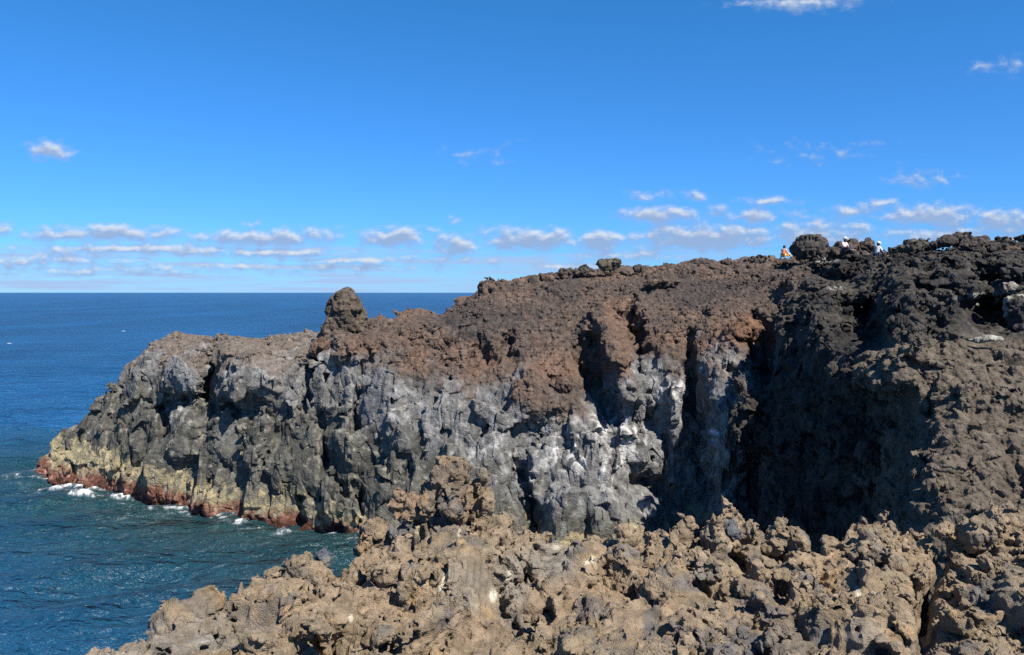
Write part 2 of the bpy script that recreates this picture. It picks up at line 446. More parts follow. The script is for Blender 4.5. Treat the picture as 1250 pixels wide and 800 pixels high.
v = pc.ravel(); v[nearm] = dd-disp; q = sc_.ravel(); q[nearm] = ss
def spread(a):
    r = np.zeros(len(v), f32); r[nearm] = a; return r.reshape(n1_)
nzg, crg, mkg = spread(nz), spread(crop_), spread(mskb)
far_ = ~nearm; v[far_] = np.where(v[far_] > 0, 9, -9)
pc = v.reshape(n1_); sc_ = q.reshape(n1_)
# cells worth detailing: seen over the ledge or a little beyond its edges
cy = P1[:, 1]; cpx = CX+P1[:, 0]/np.maximum(cy, 1)*FOC; cpy = HY-(P1[:, 2]-EYE)/np.maximum(cy, 1)*FOC
sk_ = G[kb-rows_n[7]]; skx = CX+sk_[:, 0]/sk_[:, 1]*FOC; so_ = np.argsort(skx)
keepc = (P1[:, 2] > -.75) & (cpx > -40) & (cpx < 1500) & (cy < np.interp(cpx, skx[so_], sk_[so_, 1])+4.) & (cpy < np.interp(cpx, [420, 520, 560, 640, 1130, 1240, 1320], [900, 720, 700, 745, 770, 790, 900]))
keepc = keepc.reshape(n1_); del cy, cpx, cpy
del P1, pxa, far_
def tri(A, P):
    f = (P-lo)/H1; i = np.clip(f.astype(int), 0, np.array(A.shape)-2); f = (f-i).astype(f32); r = 0
    for a in (0, 1):
        for b in (0, 1):
            for c in (0, 1):
                r = r+A[i[:, 0]+a, i[:, 1]+b, i[:, 2]+c]*(f[:, 0] if a else 1-f[:, 0])*(f[:, 1] if b else 1-f[:, 1])*(f[:, 2] if c else 1-f[:, 2])
    return r
def cliff_fine(P):
    st = tri(sc_, P)
    px, py, nz, zb, rw, aa, slope, bm = where_on(P, st, tri(nzg, P))
    d = np.zeros(len(P))
    m = aa < .98
    if m.any(): d[m] += basalt_small(P[m], tri(mkg, P[m]))*(1-aa[m])
    m = aa > .02
    if m.any():
        Q_ = P[m]; big, fin = aa_small(Q_)
        sl, b_, r_ = slope[m], bm[m], rw[m]
        cr = tri(crg, Q_)
        vr = vor(Q_*np.array([1/1.15, 1/1.15, 1/.9]), 96); blk_ = np.where(r_ > 0, (1-.45*b_)*r_, .35*cr)
        d[m] += aa[m]*(blk_*(.30*(vr[2]-.5)+1.0*vr[3]-.12*np.exp(-((vr[1]-vr[0])/.07)**2))+big*(1+.9*r_-1.4*b_-.75*sl*(1-.8*cr))+fin*(1+.75*r_-.75*b_)+(.10+.05*r_)*fbm(Q_*3.6, 95, 4, .6)+.22*b_*(ridge(Q_*1.5, 91, 4)-.5))
    return d*(.4+.6*sstep(-2, .6, P[:, 2]))
VS, FS, off_ = [], [], 0
step = 22
nc = n1_-1
for i0 in range(0, nc[0], step):
    i1 = min(i0+step, nc[0]); a0 = max(i0-1, 0)
    sub_pc = pc[a0:i1+1]
    act = np.abs(sub_pc) < .8; act[:-1, :-1, :-1] &= keepc[a0:i1, :-1, :-1]
    if not act.any(): continue
    ys = np.where(act.any((0, 2)))[0]; zs_ = np.where(act.any((0, 1)))[0]
    y0, y1 = max(ys[0]-1, 0), min(ys[-1]+1, nc[1]); z0, z1 = max(zs_[0]-1, 0), min(zs_[-1]+1, nc[2])
    blk = sub_pc[:, y0:y1+1, z0:z1+1]
    if min(blk.shape) < 3: continue
    l_ = lo+np.array([a0, y0, z0])*H1
    V_, F_ = nets(blk, cliff_fine, l_, H1, 5, .46, keepc[a0:i1, y0:y1, z0:z1], a0 > 0)
    V_, F_ = biggest(V_, F_, .004)
    VS.append(V_); FS.append(F_+off_); off_ += len(V_)
V = np.concatenate(VS); Fc = np.concatenate(FS)
print('cliff solid', len(V), round(time.time()-T0, 1))
# ---- colour of the rock, plus shade painted into the cove corner
st = tri(sc_, V)
px, py, nz, zb, rw, aa, slope, bm = where_on(V, st)
n1 = fbm(V*.5, 201, 5); n2 = fbm(V*2.3, 207, 4); n3 = fbm(V*.17, 213, 3)
c1 = vor(warp(V, .9, .13, 41, 1)*np.array([1/1.05, 1/1.05, 1/1.7]), 22)[2]; a2 = vor(warp(V, 1.6, .2, 71)/.42, 33)[2]; a3 = vor(V/.2, 34)[2]
def mixc(a, b, f): return a*(1-f[:, None])+np.asarray(b)*f[:, None]
ones = np.ones((len(V), 3))
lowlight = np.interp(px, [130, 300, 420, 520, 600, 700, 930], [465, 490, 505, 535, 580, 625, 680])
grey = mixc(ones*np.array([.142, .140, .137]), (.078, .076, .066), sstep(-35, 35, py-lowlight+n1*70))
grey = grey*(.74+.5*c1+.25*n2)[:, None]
WH = [(720, 545, 40, 30, 20, .45), (640, 575, 30, 30, 0, .3), (525, 437, 5, 13, 15, 1), (770, 540, 26, 22, 30, .9), (745, 575, 12, 22, 20, .7), (812, 480, 14, 26, 0, .8), (790, 625, 36, 9, 25, .5), (690, 560, 20, 20, 0, .6),
      (600, 540, 14, 18, 0, .6), (485, 500, 20, 14, 0, .5), (580, 552, 8, 14, 0, .6), (740, 520, 12, 14, 0, .7), (330, 440, 60, 12, 6, .35), (650, 520, 36, 10, 15, .5),
      (845, 575, 14, 30, 0, .4), (905, 475, 14, 24, 0, .4), (210, 505, 22, 10, -15, .6), (250, 415, 6, 8, 0, .5), (860, 545, 6, 10, 0, .6)]
ns = fbm(V*np.array([2.2, 2.2, .55]), 221, 4)
wh = np.clip(brush(px+22*n1, py+26*n2, WH), 0, 1)*sstep(-.1, .4, ns+.5*n2)
grey = mixc(grey, (.50, .49, .475), wh*.85)
grey = mixc(grey, np.array([.05, .05, .047]), sstep(.15, .5, -ns+.3*n1)*.45)
grey = mixc(grey, (.55, .53, .50), np.clip(brush(px+4*n2, py, [(526, 436, 4, 13, 15, 1), (519, 452, 3, 6, 15, .8), (832, 470, 3, 9, 5, .8), (872, 528, 6, 3, 20, .7)]), 0, 1))
grey = mixc(grey, (.36, .35, .34), sstep(.22, .5, n2+.5*n1)*sstep(120, 40, np.abs(py-zb-60))*.3)
ocp = sstep(.18, .5, n2+.4*n1)*sstep(430, 500, py)*sstep(620, 420, px)
grey = mixc(grey, (.20, .18, .12), ocp*.35)
grey = mixc(grey, (.07, .07, .072), sstep(905, 935, px)*.8)  # shade of the alcove corner painted into the rock colour
brown = mixc(ones*np.array([.072, .057, .049]), (.098, .070, .054), sstep(-.2, .5, n1))
brown = mixc(brown, (.048, .042, .039), sstep(.0, .4, n3+.5*n2))
brown = mixc(brown, (.125, .080, .056), np.clip(brush(px+20*n1, py+20*n2, [(755, 400, 22, 26, 0, .45), (765, 460, 10, 24, -15, .6), (905, 410, 26, 16, 0, .6), (870, 430, 26, 18, 0, .6), (580, 445, 30, 18, 15, .6), (505, 440, 14, 30, 0, .5), (415, 425, 40, 14, 0, .35), (680, 450, 30, 20, 0, .4), (820, 415, 22, 12, 0, .5)]), 0, 1))
brown = mixc(brown, (.115, .10, .085), sstep(430, 380, px)*.75)
brown = brown*(.78+.34*a2+.30*a3)[:, None]*np.array([1.05, 1., .97])
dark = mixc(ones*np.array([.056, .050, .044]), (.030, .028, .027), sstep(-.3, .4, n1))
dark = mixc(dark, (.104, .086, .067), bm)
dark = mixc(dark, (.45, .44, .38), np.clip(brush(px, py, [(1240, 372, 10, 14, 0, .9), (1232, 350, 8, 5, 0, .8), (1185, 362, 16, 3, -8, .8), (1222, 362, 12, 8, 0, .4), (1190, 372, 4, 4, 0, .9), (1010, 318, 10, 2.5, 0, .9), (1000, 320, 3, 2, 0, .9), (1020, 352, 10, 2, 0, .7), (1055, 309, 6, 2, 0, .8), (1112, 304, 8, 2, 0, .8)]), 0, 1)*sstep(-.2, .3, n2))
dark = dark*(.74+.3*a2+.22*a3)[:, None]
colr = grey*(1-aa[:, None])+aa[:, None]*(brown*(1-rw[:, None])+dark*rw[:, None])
seaw = (1-rw); z2 = V[:, 2]
bt = np.interp(px, [45, 120, 220, 300, 430], [3.6, 3.8, 3.0, 2.6, 2.3])
oc = sstep(.3, -.6, (z2-bt*.82+.2)*1.1+n1*1.5+n2*1.0)*seaw
ocol = mixc(mixc(ones*np.array([.30, .25, .15]), (.15, .138, .10), sstep(-.2, .4, n2)), (.46, .40, .27), sstep(.2, .6, n2+.3*n1))
colr = mixc(colr, 0, oc*.85)+ocol*oc[:, None]*.85
rd = sstep(.4, -.4, z2-bt*.30+n1*.8+.7*n2)*seaw
rcol = mixc(ones*np.array([.110, .036, .030]), (.33, .15, .125), sstep(-.1, .5, n2+.35*n1)*sstep(330, 150, px))
n4 = fbm(V*6., 231, 3)
rcol = mixc(rcol, (.24, .15, .08), sstep(.05, .5, n4-.4*n2)*.6)
rcol = mixc(rcol, (.05, .025, .02), sstep(.1, .45, -n4)*.6)
colr = mixc(colr, 0, rd*.9)+rcol*rd[:, None]*.9
colr = colr*(1-.5*sstep(.45, .05, z2+.3*n2))[:, None]
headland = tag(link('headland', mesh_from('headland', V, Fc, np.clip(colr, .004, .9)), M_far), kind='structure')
SHORE = G[sum(rows_n[:1])]                       # the waterline
CLIFF = V
print('cliff done', round(time.time()-T0, 1))

# ------------------------------------------------------------------ the near ledge
FG = [(-260, 1030, 4.6), (-120, 955, 5.0), (10, 880, 5.4), (110, 812, 5.9), (160, 780, 6.2), (205, 758, 6.5), (270, 728, 7.0), (310, 728, 7.2), (350, 708, 7.5), (400, 695, 7.8), (440, 672, 8.2),
      (480, 645, 8.4), (520, 618, 8.5), (550, 606, 8.6), (585, 616, 8.7), (620, 640, 8.8), (660, 662, 8.8), (710, 661, 8.8), (760, 653, 8.8), (810, 649, 8.8), (860, 654, 8.7), (905, 660, 8.7), (945, 659, 8.6), (990, 662, 8.6),
      (1040, 662, 8.6), (1085, 656, 8.6), (1125, 676, 8.5), (1150, 694, 8.2), (1172, 656, 8.4), (1210, 644, 8.6), (1250, 632, 8.8), (1320, 626, 8.8), (1450, 624, 8.8), (1700, 624, 8.8)]
cols_ = []
for (sx, sy, sY) in FG:
    s = at(sx, sy, sY)
    b = at(CX+(sx-CX)*1.0, 850 if sx > 110 else 850+(110-sx)*.45, 0) if False else None
    drop_b = 2.72+max(0, (110-sx)/400)
    Yb = min(5.35, sY-.25)
    bpt = np.array([(sx-CX)/FOC*Yb*(1.0), Yb, EYE-drop_b])
    c = [np.array([bpt[0]*.9, -5, EYE-2.3]), np.array([bpt[0]*.95, 1.5, EYE-2.1]), np.array([bpt[0]*.98, 4.0, EYE-drop_b+.12]), bpt]
    for t in (.34, .67):
        m = bpt+(s-bpt)*t; m[2] -= .05*math.sin(math.pi*t); c.append(m)
    c.append(s)
    ux = s[0]/s[1]
    c += [s+np.array([ux*.35-.05, .35, -.25]), s+np.array([ux*.9, .9, -1.3]), s+np.array([ux*1.6, 1.6, -5]), np.array([s[0]+ux*3, s[1]+3, -3.])]
    cols_.append(c)
L = np.array(cols_).transpose(1, 0, 2)
fr = [max(2, int(n*Q)) for n in [14, 20, 70, 190, 190, 190, 60, 40, 24, 12]]
fc = []
for a, b in zip(FG[:-1], FG[1:]):
    k = (b[0]-a[0])*1.15 if -20 < b[0] and a[0] < 1290 else (b[0]-a[0])*.15
    fc.append(max(3, int(k*Q)))
G = catmull(catmull(L, fc, 1), fr, 0)
R, C = G.shape[:2]; shape = (R, C)
yy = np.maximum(G[..., 1], .8)
px = CX+G[..., 0]/yy*FOC; py = HY-(G[..., 2]-EYE)/yy*FOC
N0 = normals(G)
if N0[sum(fr[:4]), C//2, 2] < 0: N0 = -N0
F = flat(G)
def rotm(P, a, b):          # slabs that lean to the right
    ca, sa, cb, sb = math.cos(a), math.sin(a), math.cos(b), math.sin(b)
    M = np.array([[ca, -sa, 0], [sa, ca, 0], [0, 0, 1]])@np.array([[cb, 0, -sb], [0, 1, 0], [sb, 0, cb]])
    return P@M.T
def crag_large(F):
    w = warp(F, 1.3, .07, 301)
    F1, F2, c, t = vor(rotm(w, .35, .3)*np.array([1/.66, 1/.95, 1/.8]), 302)
    ck = sstep(-.2, .3, fbm(F*1.4, 309, 2))
    d = .17*(c-.5)+.46*t-.20*ck*np.exp(-((F2-F1)/.05)**2)+.15*fbm(F*.8, 305, 3)
    F1, F2, c, t = vor(rotm(w, .2, .2)*np.array([1/.34, 1/.46, 1/.40]), 342)
    return d+.12*(c-.5)+.34*t-.13*np.exp(-((F2-F1)/.06)**2)
def crag_fine(F, k=1.):
    w = warp(F, 6./k, .014*k, 311, 1)
    F1, F2, c1, t = vor(w*np.array([1/.17, 1/.19, 1/.15])/k, 312)
    ck = sstep(-.25, .25, fbm(F*4/k, 322, 2))
    d = .05*(c1-.5)+.15*t-.05*ck*np.exp(-((F2-F1)/.07)**2)
    F1, F2, c, t = vor(w/(.078*k), 313)
    d += .028*(c-.5)+.075*t-.020*np.exp(-((F2-F1)/.09)**2)
    d += .040*ridge(F*4.5/k, 317, 3)-.015
    d += .018*fbm(F*13/k, 327, 3, .65)
    return d*k
CREV = [(392, 757, 34, 20, 0, .30), (300, 772, 26, 14, 0, .14), (1138, 725, 7, 46, 14, -.45), (1126, 775, 7, 40, 10, -.3), (480, 792, 20, 10, 10, -.2), (505, 668, 8, 18, 20, -.18), (900, 690, 30, 8, 35, -.22), (860, 722, 26, 6, 20, -.18),
        (608, 700, 5, 40, -4, -.10), (660, 735, 5, 40, -20, -.14), (955, 728, 8, 14, -40, -.2), (1075, 690, 5, 14, 10, -.18), (1200, 690, 26, 6, 40, -.2), (1170, 700, 20, 6, 40, -.2)]
# (a plain, lower under-layer carries the ledge down to the sea and back under the viewer)
dU = .22*fbm(F*.9, 305, 3).reshape(shape)-1.25
dU[:sum(fr[:2])] += .8
GU = (G+N0*dU[..., None])[::4, ::4]
PU = flat(GU); FU = grid_faces(*GU.shape[:2])
# the ledge itself as a solid: a sloping sheet of ground, roughened in three dimensions
us = np.array([(f[0]-CX)/FOC for f in FG]); Ys = np.array([f[2] for f in FG]); zs = np.array([EYE-(f[1]-HY)/FOC*f[2] for f in FG])
def ledge_height(x, y):
    u = x/np.maximum(y, 1.)
    Yc = np.interp(u, us, Ys); zc = np.interp(u, us, zs)
    zf = EYE-2.72-np.interp(u, [-.9, -.52], [.9, 0]); Yb = np.minimum(5.35, Yc-.25)
    t = (y-Yb)/(Yc-Yb)
    z = zf+(zc-zf)*np.clip(t, -2., 1)
    z = np.where(t < 0, np.minimum(z, zf+.28), z)
    over = np.maximum(y-Yc, 0)
    return z-1.1*over-2.2*np.maximum(over-.25, 0)
gx = np.linspace(-9, 9, 361); gy = np.linspace(2.5, 11.5, 181)
HX, HYg = np.meshgrid(gx, gy, indexing='ij'); HZ = ledge_height(HX, HYg)
for _ in range(3):
    HZ[1:-1, 1:-1] = (HZ[1:-1, 1:-1]*4+HZ[:-2, 1:-1]+HZ[2:, 1:-1]+HZ[1:-1, :-2]+HZ[1:-1, 2:])/8
g1, g2 = np.gradient(HZ, gx, gy); CS = 1/np.sqrt(1+g1*g1+g2*g2)
def bil(A, x, y):
    fx = np.clip((x-gx[0])/(gx[1]-gx[0]), 0, len(gx)-1.001); fy = np.clip((y-gy[0])/(gy[1]-gy[0]), 0, len(gy)-1.001)
    i = fx.astype(int); j = fy.astype(int); fx -= i; fy -= j
    return (A[i, j]*(1-fx)+A[i+1, j]*fx)*(1-fy)+(A[i, j+1]*(1-fx)+A[i+1, j+1]*fx)*fy
def pix(P): return CX+P[:, 0]/P[:, 1]*FOC, HY-(P[:, 2]-EYE)/P[:, 1]*FOC
def led_coarse(P):
    b_ = (P[:, 2]-bil(HZ, P[:, 0], P[:, 1]))*bil(CS, P[:, 0], P[:, 1])
    m = np.abs(b_) < .95
    r = b_.copy(); q = P[m]; a, c = pix(q)
    wn = warp(q, 2.6, 14., 351)-q
    r[m] -= crag_large(q)+brush(a+wn[:, 0], c+wn[:, 2], CREV)
    return r
def led_smooth(P):
    a, c = pix(P)
    return np.clip(brush(a, c, [(1050, 785, 34, 24, 0, 1), (672, 690, 20, 16, 0, .8), (725, 640, 14, 10, 0, .6)]), 0, 1)
def led_fine(P): return crag_fine(P)*(1-.75*led_smooth(P))
VL, FL = isosurf(led_coarse, led_fine, (-4.9, 4.55, 10.9), (7.6, 9.75, 13.6), .05, 4, .145)
print('ledge solid', len(VL), round(time.time()-T0, 1))
P2 = np.concatenate([VL, PU]); FALL = np.concatenate([FL, FU+len(VL)])
def near_colour(P, px=None, py=None):
    w_ = warp(P, 6., .014, 311, 1); c1 = vor(w_*np.array([1/.17, 1/.19, 1/.15]), 312)[2]; a1 = vor(w_/.078, 313)[2]
    n1 = fbm(P*1.3, 401, 5); n2 = fbm(P*6., 402, 5); n3 = fbm(P*2.6, 405, 4)
    def mx(a, b, f): return a*(1-f[:, None])+np.asarray(b)*f[:, None]
    c = mx(np.ones((len(P), 3))*np.array([.250, .192, .124]), (.235, .178, .122), sstep(-.3, .3, n1))
    c = mx(c, (.34, .225, .115), sstep(.15, .55, n3)*.8)
    c = mx(c, (.150, .128, .105), sstep(.05, .4, -n1+.5*n2)*.85)
    gp = sstep(.33, .48, fbm(P*1.9+9, 403, 3)+.12*n2)
    if px is not None:
        gp = np.maximum(gp*.7, np.clip(brush(px, py, [(795, 760, 9, 24, 10, 1), (840, 712, 22, 12, 0, .9), (925, 735, 26, 18, 25, 1), (905, 780, 20, 18, 0, .9), (1200, 730, 16, 18, 0, .9), (770, 678, 10, 8, 0, .8), (1000, 775, 12, 10, 0, .8), (865, 785, 10, 16, 0, 1), (985, 665, 20, 6, -20, .7), (1180, 790, 16, 12, 0, .8), (490, 724, 8, 6, 0, .7), (920, 795, 40, 12, 0, .7)]), 0, 1)*sstep(-.5, .1, n2))
    c = mx(c, (.105, .105, .108), gp*.85)
    if px is not None:
        gl = np.clip(brush(px, py, [(672, 685, 30, 20, 0, .8), (625, 715, 18, 40, 0, .6), (1050, 785, 36, 26, 0, .5), (160, 790, 60, 20, -25, .5), (250, 770, 50, 20, -25, .4), (260, 785, 26, 10, 0, .7), (560, 715, 40, 30, 0, .4)]), 0, 1)
        c = mx(c, (.205, .190, .165), gl)
        wh = np.clip(brush(px, py, [(1190, 645, 8, 5, 0, .9), (1047, 722, 3, 7, -20, .9), (720, 684, 8, 4, -20, .6), (544, 704, 2.5, 10, 20, 1), (538, 718, 2, 4, 0, 1), (602, 727, 3.5, 7, 0, 1), (622, 700, 3, 7, 15, .9), (428, 755, 2.5, 5, 0, 1), (561, 651, 2, 4, 10, 1), (476, 630, 2.5, 4, 0, .8), (679, 668, 5, 3, 0, .7)]), 0, 1)
        c = mx(c, (.60, .55, .42), wh*sstep(-.7, -.1, n2))
        c = mx(c, (.30, .30, .30), np.clip(brush(px, py, [(150, 790, 60, 30, 0, .0)]), 0, 1))
    return c*(.80+.26*c1+.16*a1+.22*n2)[:, None]
pxl = CX+P2[:, 0]/np.maximum(P2[:, 1], .8)*FOC; pyl = HY-(P2[:, 2]-EYE)/np.maximum(P2[:, 1], .8)*FOC
me = mesh_from('rocky_ledge', P2, FALL, np.clip(near_colour(P2, pxl, pyl), .01, .9))
ledge = tag(link('rocky_ledge', me, M_near), kind='structure')
print('ledge', len(P2), round(time.time()-T0, 1))

# ------------------------------------------------------------------ boulders: each its own mesh, grown from a few overlapping lobes
_ico = {}
def ico(n):
    if n not in _ico:
        bm = bmesh.new(); bmesh.ops.create_icosphere(bm, subdivisions=n, radius=1)
        bm.verts.ensure_lookup_table()
        V = np.array([v.co[:] for v in bm.verts]); Fc = np.array([[v.index for v in f.verts] for f in bm.faces]); bm.free()
        V /= np.linalg.norm(V, axis=1, keepdims=True)
        _ico[n] = (V, Fc)
    return _ico[n]
LOB = {'round': [(0, 0, 0, .95), (.25, .1, .2, .7), (-.3, -.1, -.2, .75)],
       'block': [(0, 0, 0, .9), (.42, 0, .40, .55), (-.42, 0, .38, .55), (.45, 0, -.42, .55), (-.45, 0, -.42, .55)],
       'wedge': [(0, 0, .1, .7), (.45, 0, .45, .52), (-.42, 0, .48, .5), (.08, 0, -.55, .42)],
       'slab': [(0, 0, 0, .7), (.6, 0, .05, .42), (-.6, 0, -.02, .42), (.3, 0, .2, .6), (-.3, 0, -.15, .6)],
       'tower': [(-.02, 0, -.5, .62), (-.22, 0, -.62, .6), (.2, 0, -.15, .62), (-.1, 0, -.02, .55), (.1, 0, .32, .52), (.06, 0, .6, .36)],
       'spike': [(0, 0, -.5, .6), (.05, 0, 0, .5), (-.05, 0, .45, .32), (-.1, 0, .72, .2)],
       'crag': [(0, 0, -.5, .8), (-.25, 0, -.2, .6), (.2, 0, 0, .6), (-.05, 0, .35, .52), (.03, 0, .62, .36)],
       'cap': [(0, 0, -.3, .9), (.5, 0, -.4, .6), (-.5, 0, -.3, .65), (.1, 0, .3, .6)],
       'twin': [(-.35, 0, .1, .7), (.4, 0, -.1, .6), (0, 0, -.4, .7)]}
def boulder(name, px, py, Y, w, h, shape, colr, n=5, depth=1., tilt=0, near=False, label=None, cat='boulder', group=None, seed=None, rough=1.):
    seed = seed if seed is not None else int(px*7+py*13)
    rs = np.random.RandomState(seed)
    sx = w/2*Y/FOC; sz = h/2*Y/FOC; sy = (sx+sz)/2*depth*1.1
    S = (sx+sz)*.5; ext = np.array([sx, sy, sz])
    off = rs.uniform(0, 90, 3)
    lobes = [(np.array([lx, ly+rs.uniform(-.15, .15), lz])*ext, lr*.93) for (lx, ly, lz, lr) in LOB[shape]]
    def base(P):
        d = None
        for c, lr in lobes:
            q = np.linalg.norm((P-c)/ext, axis=1)-lr
            d = q if d is None else -np.log(np.exp(-9*d)+np.exp(-9*q))/9
        return d*min(sx, sy, sz)*1.05+(.0 if near else 0.)
    def big(P):
        U = P+off; w_ = warp(U, .8/S, .2*S, seed % 50)
        F1, F2, c1, t = vor(w_/(S*.8), 502)
        return S*rough*(.26*t+.12*(c1-.5)+.14*(.6-F1)-.10*np.exp(-((F2-F1)/.07)**2)+.30*fbm(U/S*.9, 503, 3))
    if near:
        kq = min(1., S/.16)
        fine = lambda P: .75*crag_fine(P+off, kq)
        hh = max(.03, S/8); sub = max(2, int(round(hh/.013))); bd = .16*kq
    else:
        ks = max(.5, min(1.4, S/.55))
        def fine(P):
            U = P+off
            l1, a1, e1 = lump(warp(U, 2/ks, .1*ks, 7), .42*ks, 504); l2, a2, e2 = lump(U, .19*ks, 505)
            return ks*(.14*(l1-.5)+.07*(l2-.5)+.16*fbm(U*2.2/ks, 506, 4))
        hh = max(.12, S/7); sub = max(2, int(round(hh/.06))); bd = .3*ks
    e = ext*1.6+.08
    V, Fc = isosurf(lambda P: base(P)-big(P), fine, -e, e, hh, sub, bd)
    if near:
        cc = near_colour(V+off*1.7)*np.array(colr)/np.array([.25, .185, .12])
    else:
        a2 = vor((V+off)/.19, 505)[2]; a1 = vor(warp(V+off, 2., .1, 7)/.42, 504)[2]
        n2 = fbm((V+off)*2.2, 507, 4)
        cc = np.asarray(colr)[None, :]*(.62+.35*a1+.3*a2+.35*n2)[:, None]
        if cat == 'rock':
            lm = sstep(.02, .16, fbm((V+off)*1.9, 508, 4))[:, None]; cc = cc*lm+np.array([.06, .053, .047])*(1-lm)
        cc = cc*(1-.5*sstep(.2, .6, n2)[:, None])+.5*sstep(.2, .6, n2)[:, None]*cc*np.array([1.25, .95, .75])
    if tilt:
        a = math.radians(tilt); c, s = math.cos(a), math.sin(a)
        V = V@np.array([[c, 0, s], [0, 1, 0], [-s, 0, c]])
    me = mesh_from(name, V, Fc, np.clip(cc, .01, .9))
    o = link(name, me, M_near if near else M_far)
    o.location = at(px, py, Y)
    tag(o, label, cat, group)
    return o
BRN = (.085, .066, .054); DRK = (.058, .052, .047); RED = (.135, .080, .054); TAN = (.25, .185, .12); GRY = (.15, .14, .125)
B = boulder
B('rock_pinnacle', 421, 388, 57.5, 66, 72, 'tower', (.095, .076, .060), 6, .95, seed=3, label='tall brown lava pinnacle standing alone against the sea', cat='rock pinnacle', rough=.62)
B('lava_boulder', 742, 327, 61.6, 27, 20, 'wedge', (.10, .085, .062), 5, seed=12, label='top-heavy wedge-shaped boulder alone on the middle of the skyline', rough=.7)
B('lava_boulder', 806, 347, 57.5, 36, 17, 'slab', BRN, 5, seed=5, label='wide low brown boulder resting on the rubble slope below the skyline')
B('lava_boulder', 989, 302, 59.5, 40, 32, 'round', DRK, 6, seed=14, label='large dark rounded boulder beside the person in orange', rough=.8)
B('lava_boulder', 1036, 305, 54.6, 42, 22, 'cap', (.07, .058, .05), 5, seed=21, label='broad dark boulder with a person in pink sitting in front of it')
B('lava_boulder', 1060, 301, 54., 17, 17, 'block', (.075, .058, .05), 4, seed=27, label='small squarish boulder left of the person in white')
B('lava_boulder', 1118, 300, 47.5, 34, 18, 'cap', (.075, .068, .058), 5, seed=23, label='low peaked boulder right of the person in white on the skyline')
B('lava_boulder', 1162, 294, 46.2, 40, 15, 'slab', DRK, 5, .8, 12, seed=24, label='long flat dark boulder tilted down to the right on the skyline')
B('lava_boulder', 1190, 301, 44.6, 30, 24, 'block', (.066, .056, .049), 5, seed=25, label='blocky dark boulder at the lower end of the tilted flat one')
B('lava_boulder', 1216, 303, 44., 27, 16, 'slab', DRK, 5, seed=29, label='low flat-topped dark boulder farthest right on the skyline')
B('lava_boulder', 911, 399, 49.2, 44, 34, 'cap', RED, 6, 1., seed=31, label='rusty brown boulder overhanging the shadowed corner of the cove')
B('lava_boulder', 1252, 396, 31., 30, 54, 'round', (.045, .042, .042), 5, seed=32, label='smooth dark boulder in shade cut by the right edge', rough=.5)
B('lava_boulder', 589, 356, 60, 22, 26, 'spike', BRN, 5, seed=33, label='pointed brown boulder at the left end of the rubble ridge')
B('lava_boulder', 610, 354, 60, 22, 18, 'twin', BRN, 5, seed=34, label='brown twin-topped boulder just right of the pointed ridge end')
B('lava_boulder', 472, 404, 57, 24, 24, 'block', (.10, .076, .06), 5, seed=35, label='squat square brown boulder right of the tall pinnacle')
B('lava_boulder', 498, 408, 56, 28, 22, 'twin', (.10, .078, .06), 5, seed=36, label='brown boulder above the white streak, right of the square one')
B('lava_boulder', 391, 424, 55.5, 24, 22, 'round', (.115, .075, .057), 5, seed=37, label='reddish boulder at the left foot of the tall pinnacle')
B('lava_boulder', 408, 428, 55, 20, 20, 'round', (.115, .075, .057), 5, seed=38, label='reddish boulder tucked right below the pinnacle beside its twin')
B('lava_boulder', 1093, 381, 36.2, 26, 19, 'slab', (.085, .076, .064), 5, seed=39, label='upper of three sunlit rounded stones stacked on the dark wall')
B('lava_boulder', 1096, 400, 35.2, 24, 14, 'slab', (.085, .076, .064), 5, seed=40, label='middle of three sunlit rounded stones stacked on the dark wall')
B('lava_boulder', 1094, 416, 34.3, 24, 16, 'slab', (.085, .076, .064), 5, seed=41, label='lowest of three sunlit rounded stones stacked on the dark wall')
B('lava_boulder', 986, 398, 44.2, 32, 38, 'round', (.085, .076, .065), 5, seed=42, label='grey rounded boulder at the top left edge of the dark wall')
B('lichen_rock', 1240, 373, 32.5, 24, 26, 'block', (.30, .29, .24), 5, seed=43, label='rock crusted with pale lichen above the dark hollow at right', cat='rock')
B('lichen_rock', 1233, 351, 34.5, 24, 14, 'twin', (.21, .19, .165), 5, seed=44, label='pale pinkish rock higher up behind the lichen-crusted one', cat='rock')
B('stone_slab', 1204, 414, 28.6, 34, 10, 'slab', (.26, .25, .215), 5, .8, 4, seed=45, label='flat pale stone slab on the ledge under the dark hollow', cat='stone slab', rough=.5)
skl = [(632, 346, 60.3, 14, 11), (650, 341, 60.8, 12, 12), (667, 336, 61.2, 18, 14), (690, 332, 61.5, 20, 13), (712, 329, 61.7, 22, 14), (722, 333, 61.4, 12, 9), (765, 332, 62, 16, 11), (778, 327, 62.2, 12, 12), (800, 326, 62.3, 12, 10), (816, 325, 62.5, 18, 11), (856, 322, 63, 18, 12), (870, 320, 63, 14, 11), (888, 318, 63, 14, 12), (925, 317, 63, 16, 8), (940, 317, 63, 12, 8), (1092, 303, 50, 16, 10), (1138, 299, 47, 14, 9), (1236, 302, 43.5, 16, 9)]
for i, (x, y, Y, w, h) in enumerate(skl):
    B('ridge_stone', x, y+3, Y, w, h, ['round', 'block', 'twin', 'wedge'][i % 4], [BRN, DRK, (.10, .072, .055)][i % 3], 4, seed=60+i, label='small rough lava stone sitting among others along the ridge skyline', cat='stone', group='small stones along the ridge skyline')
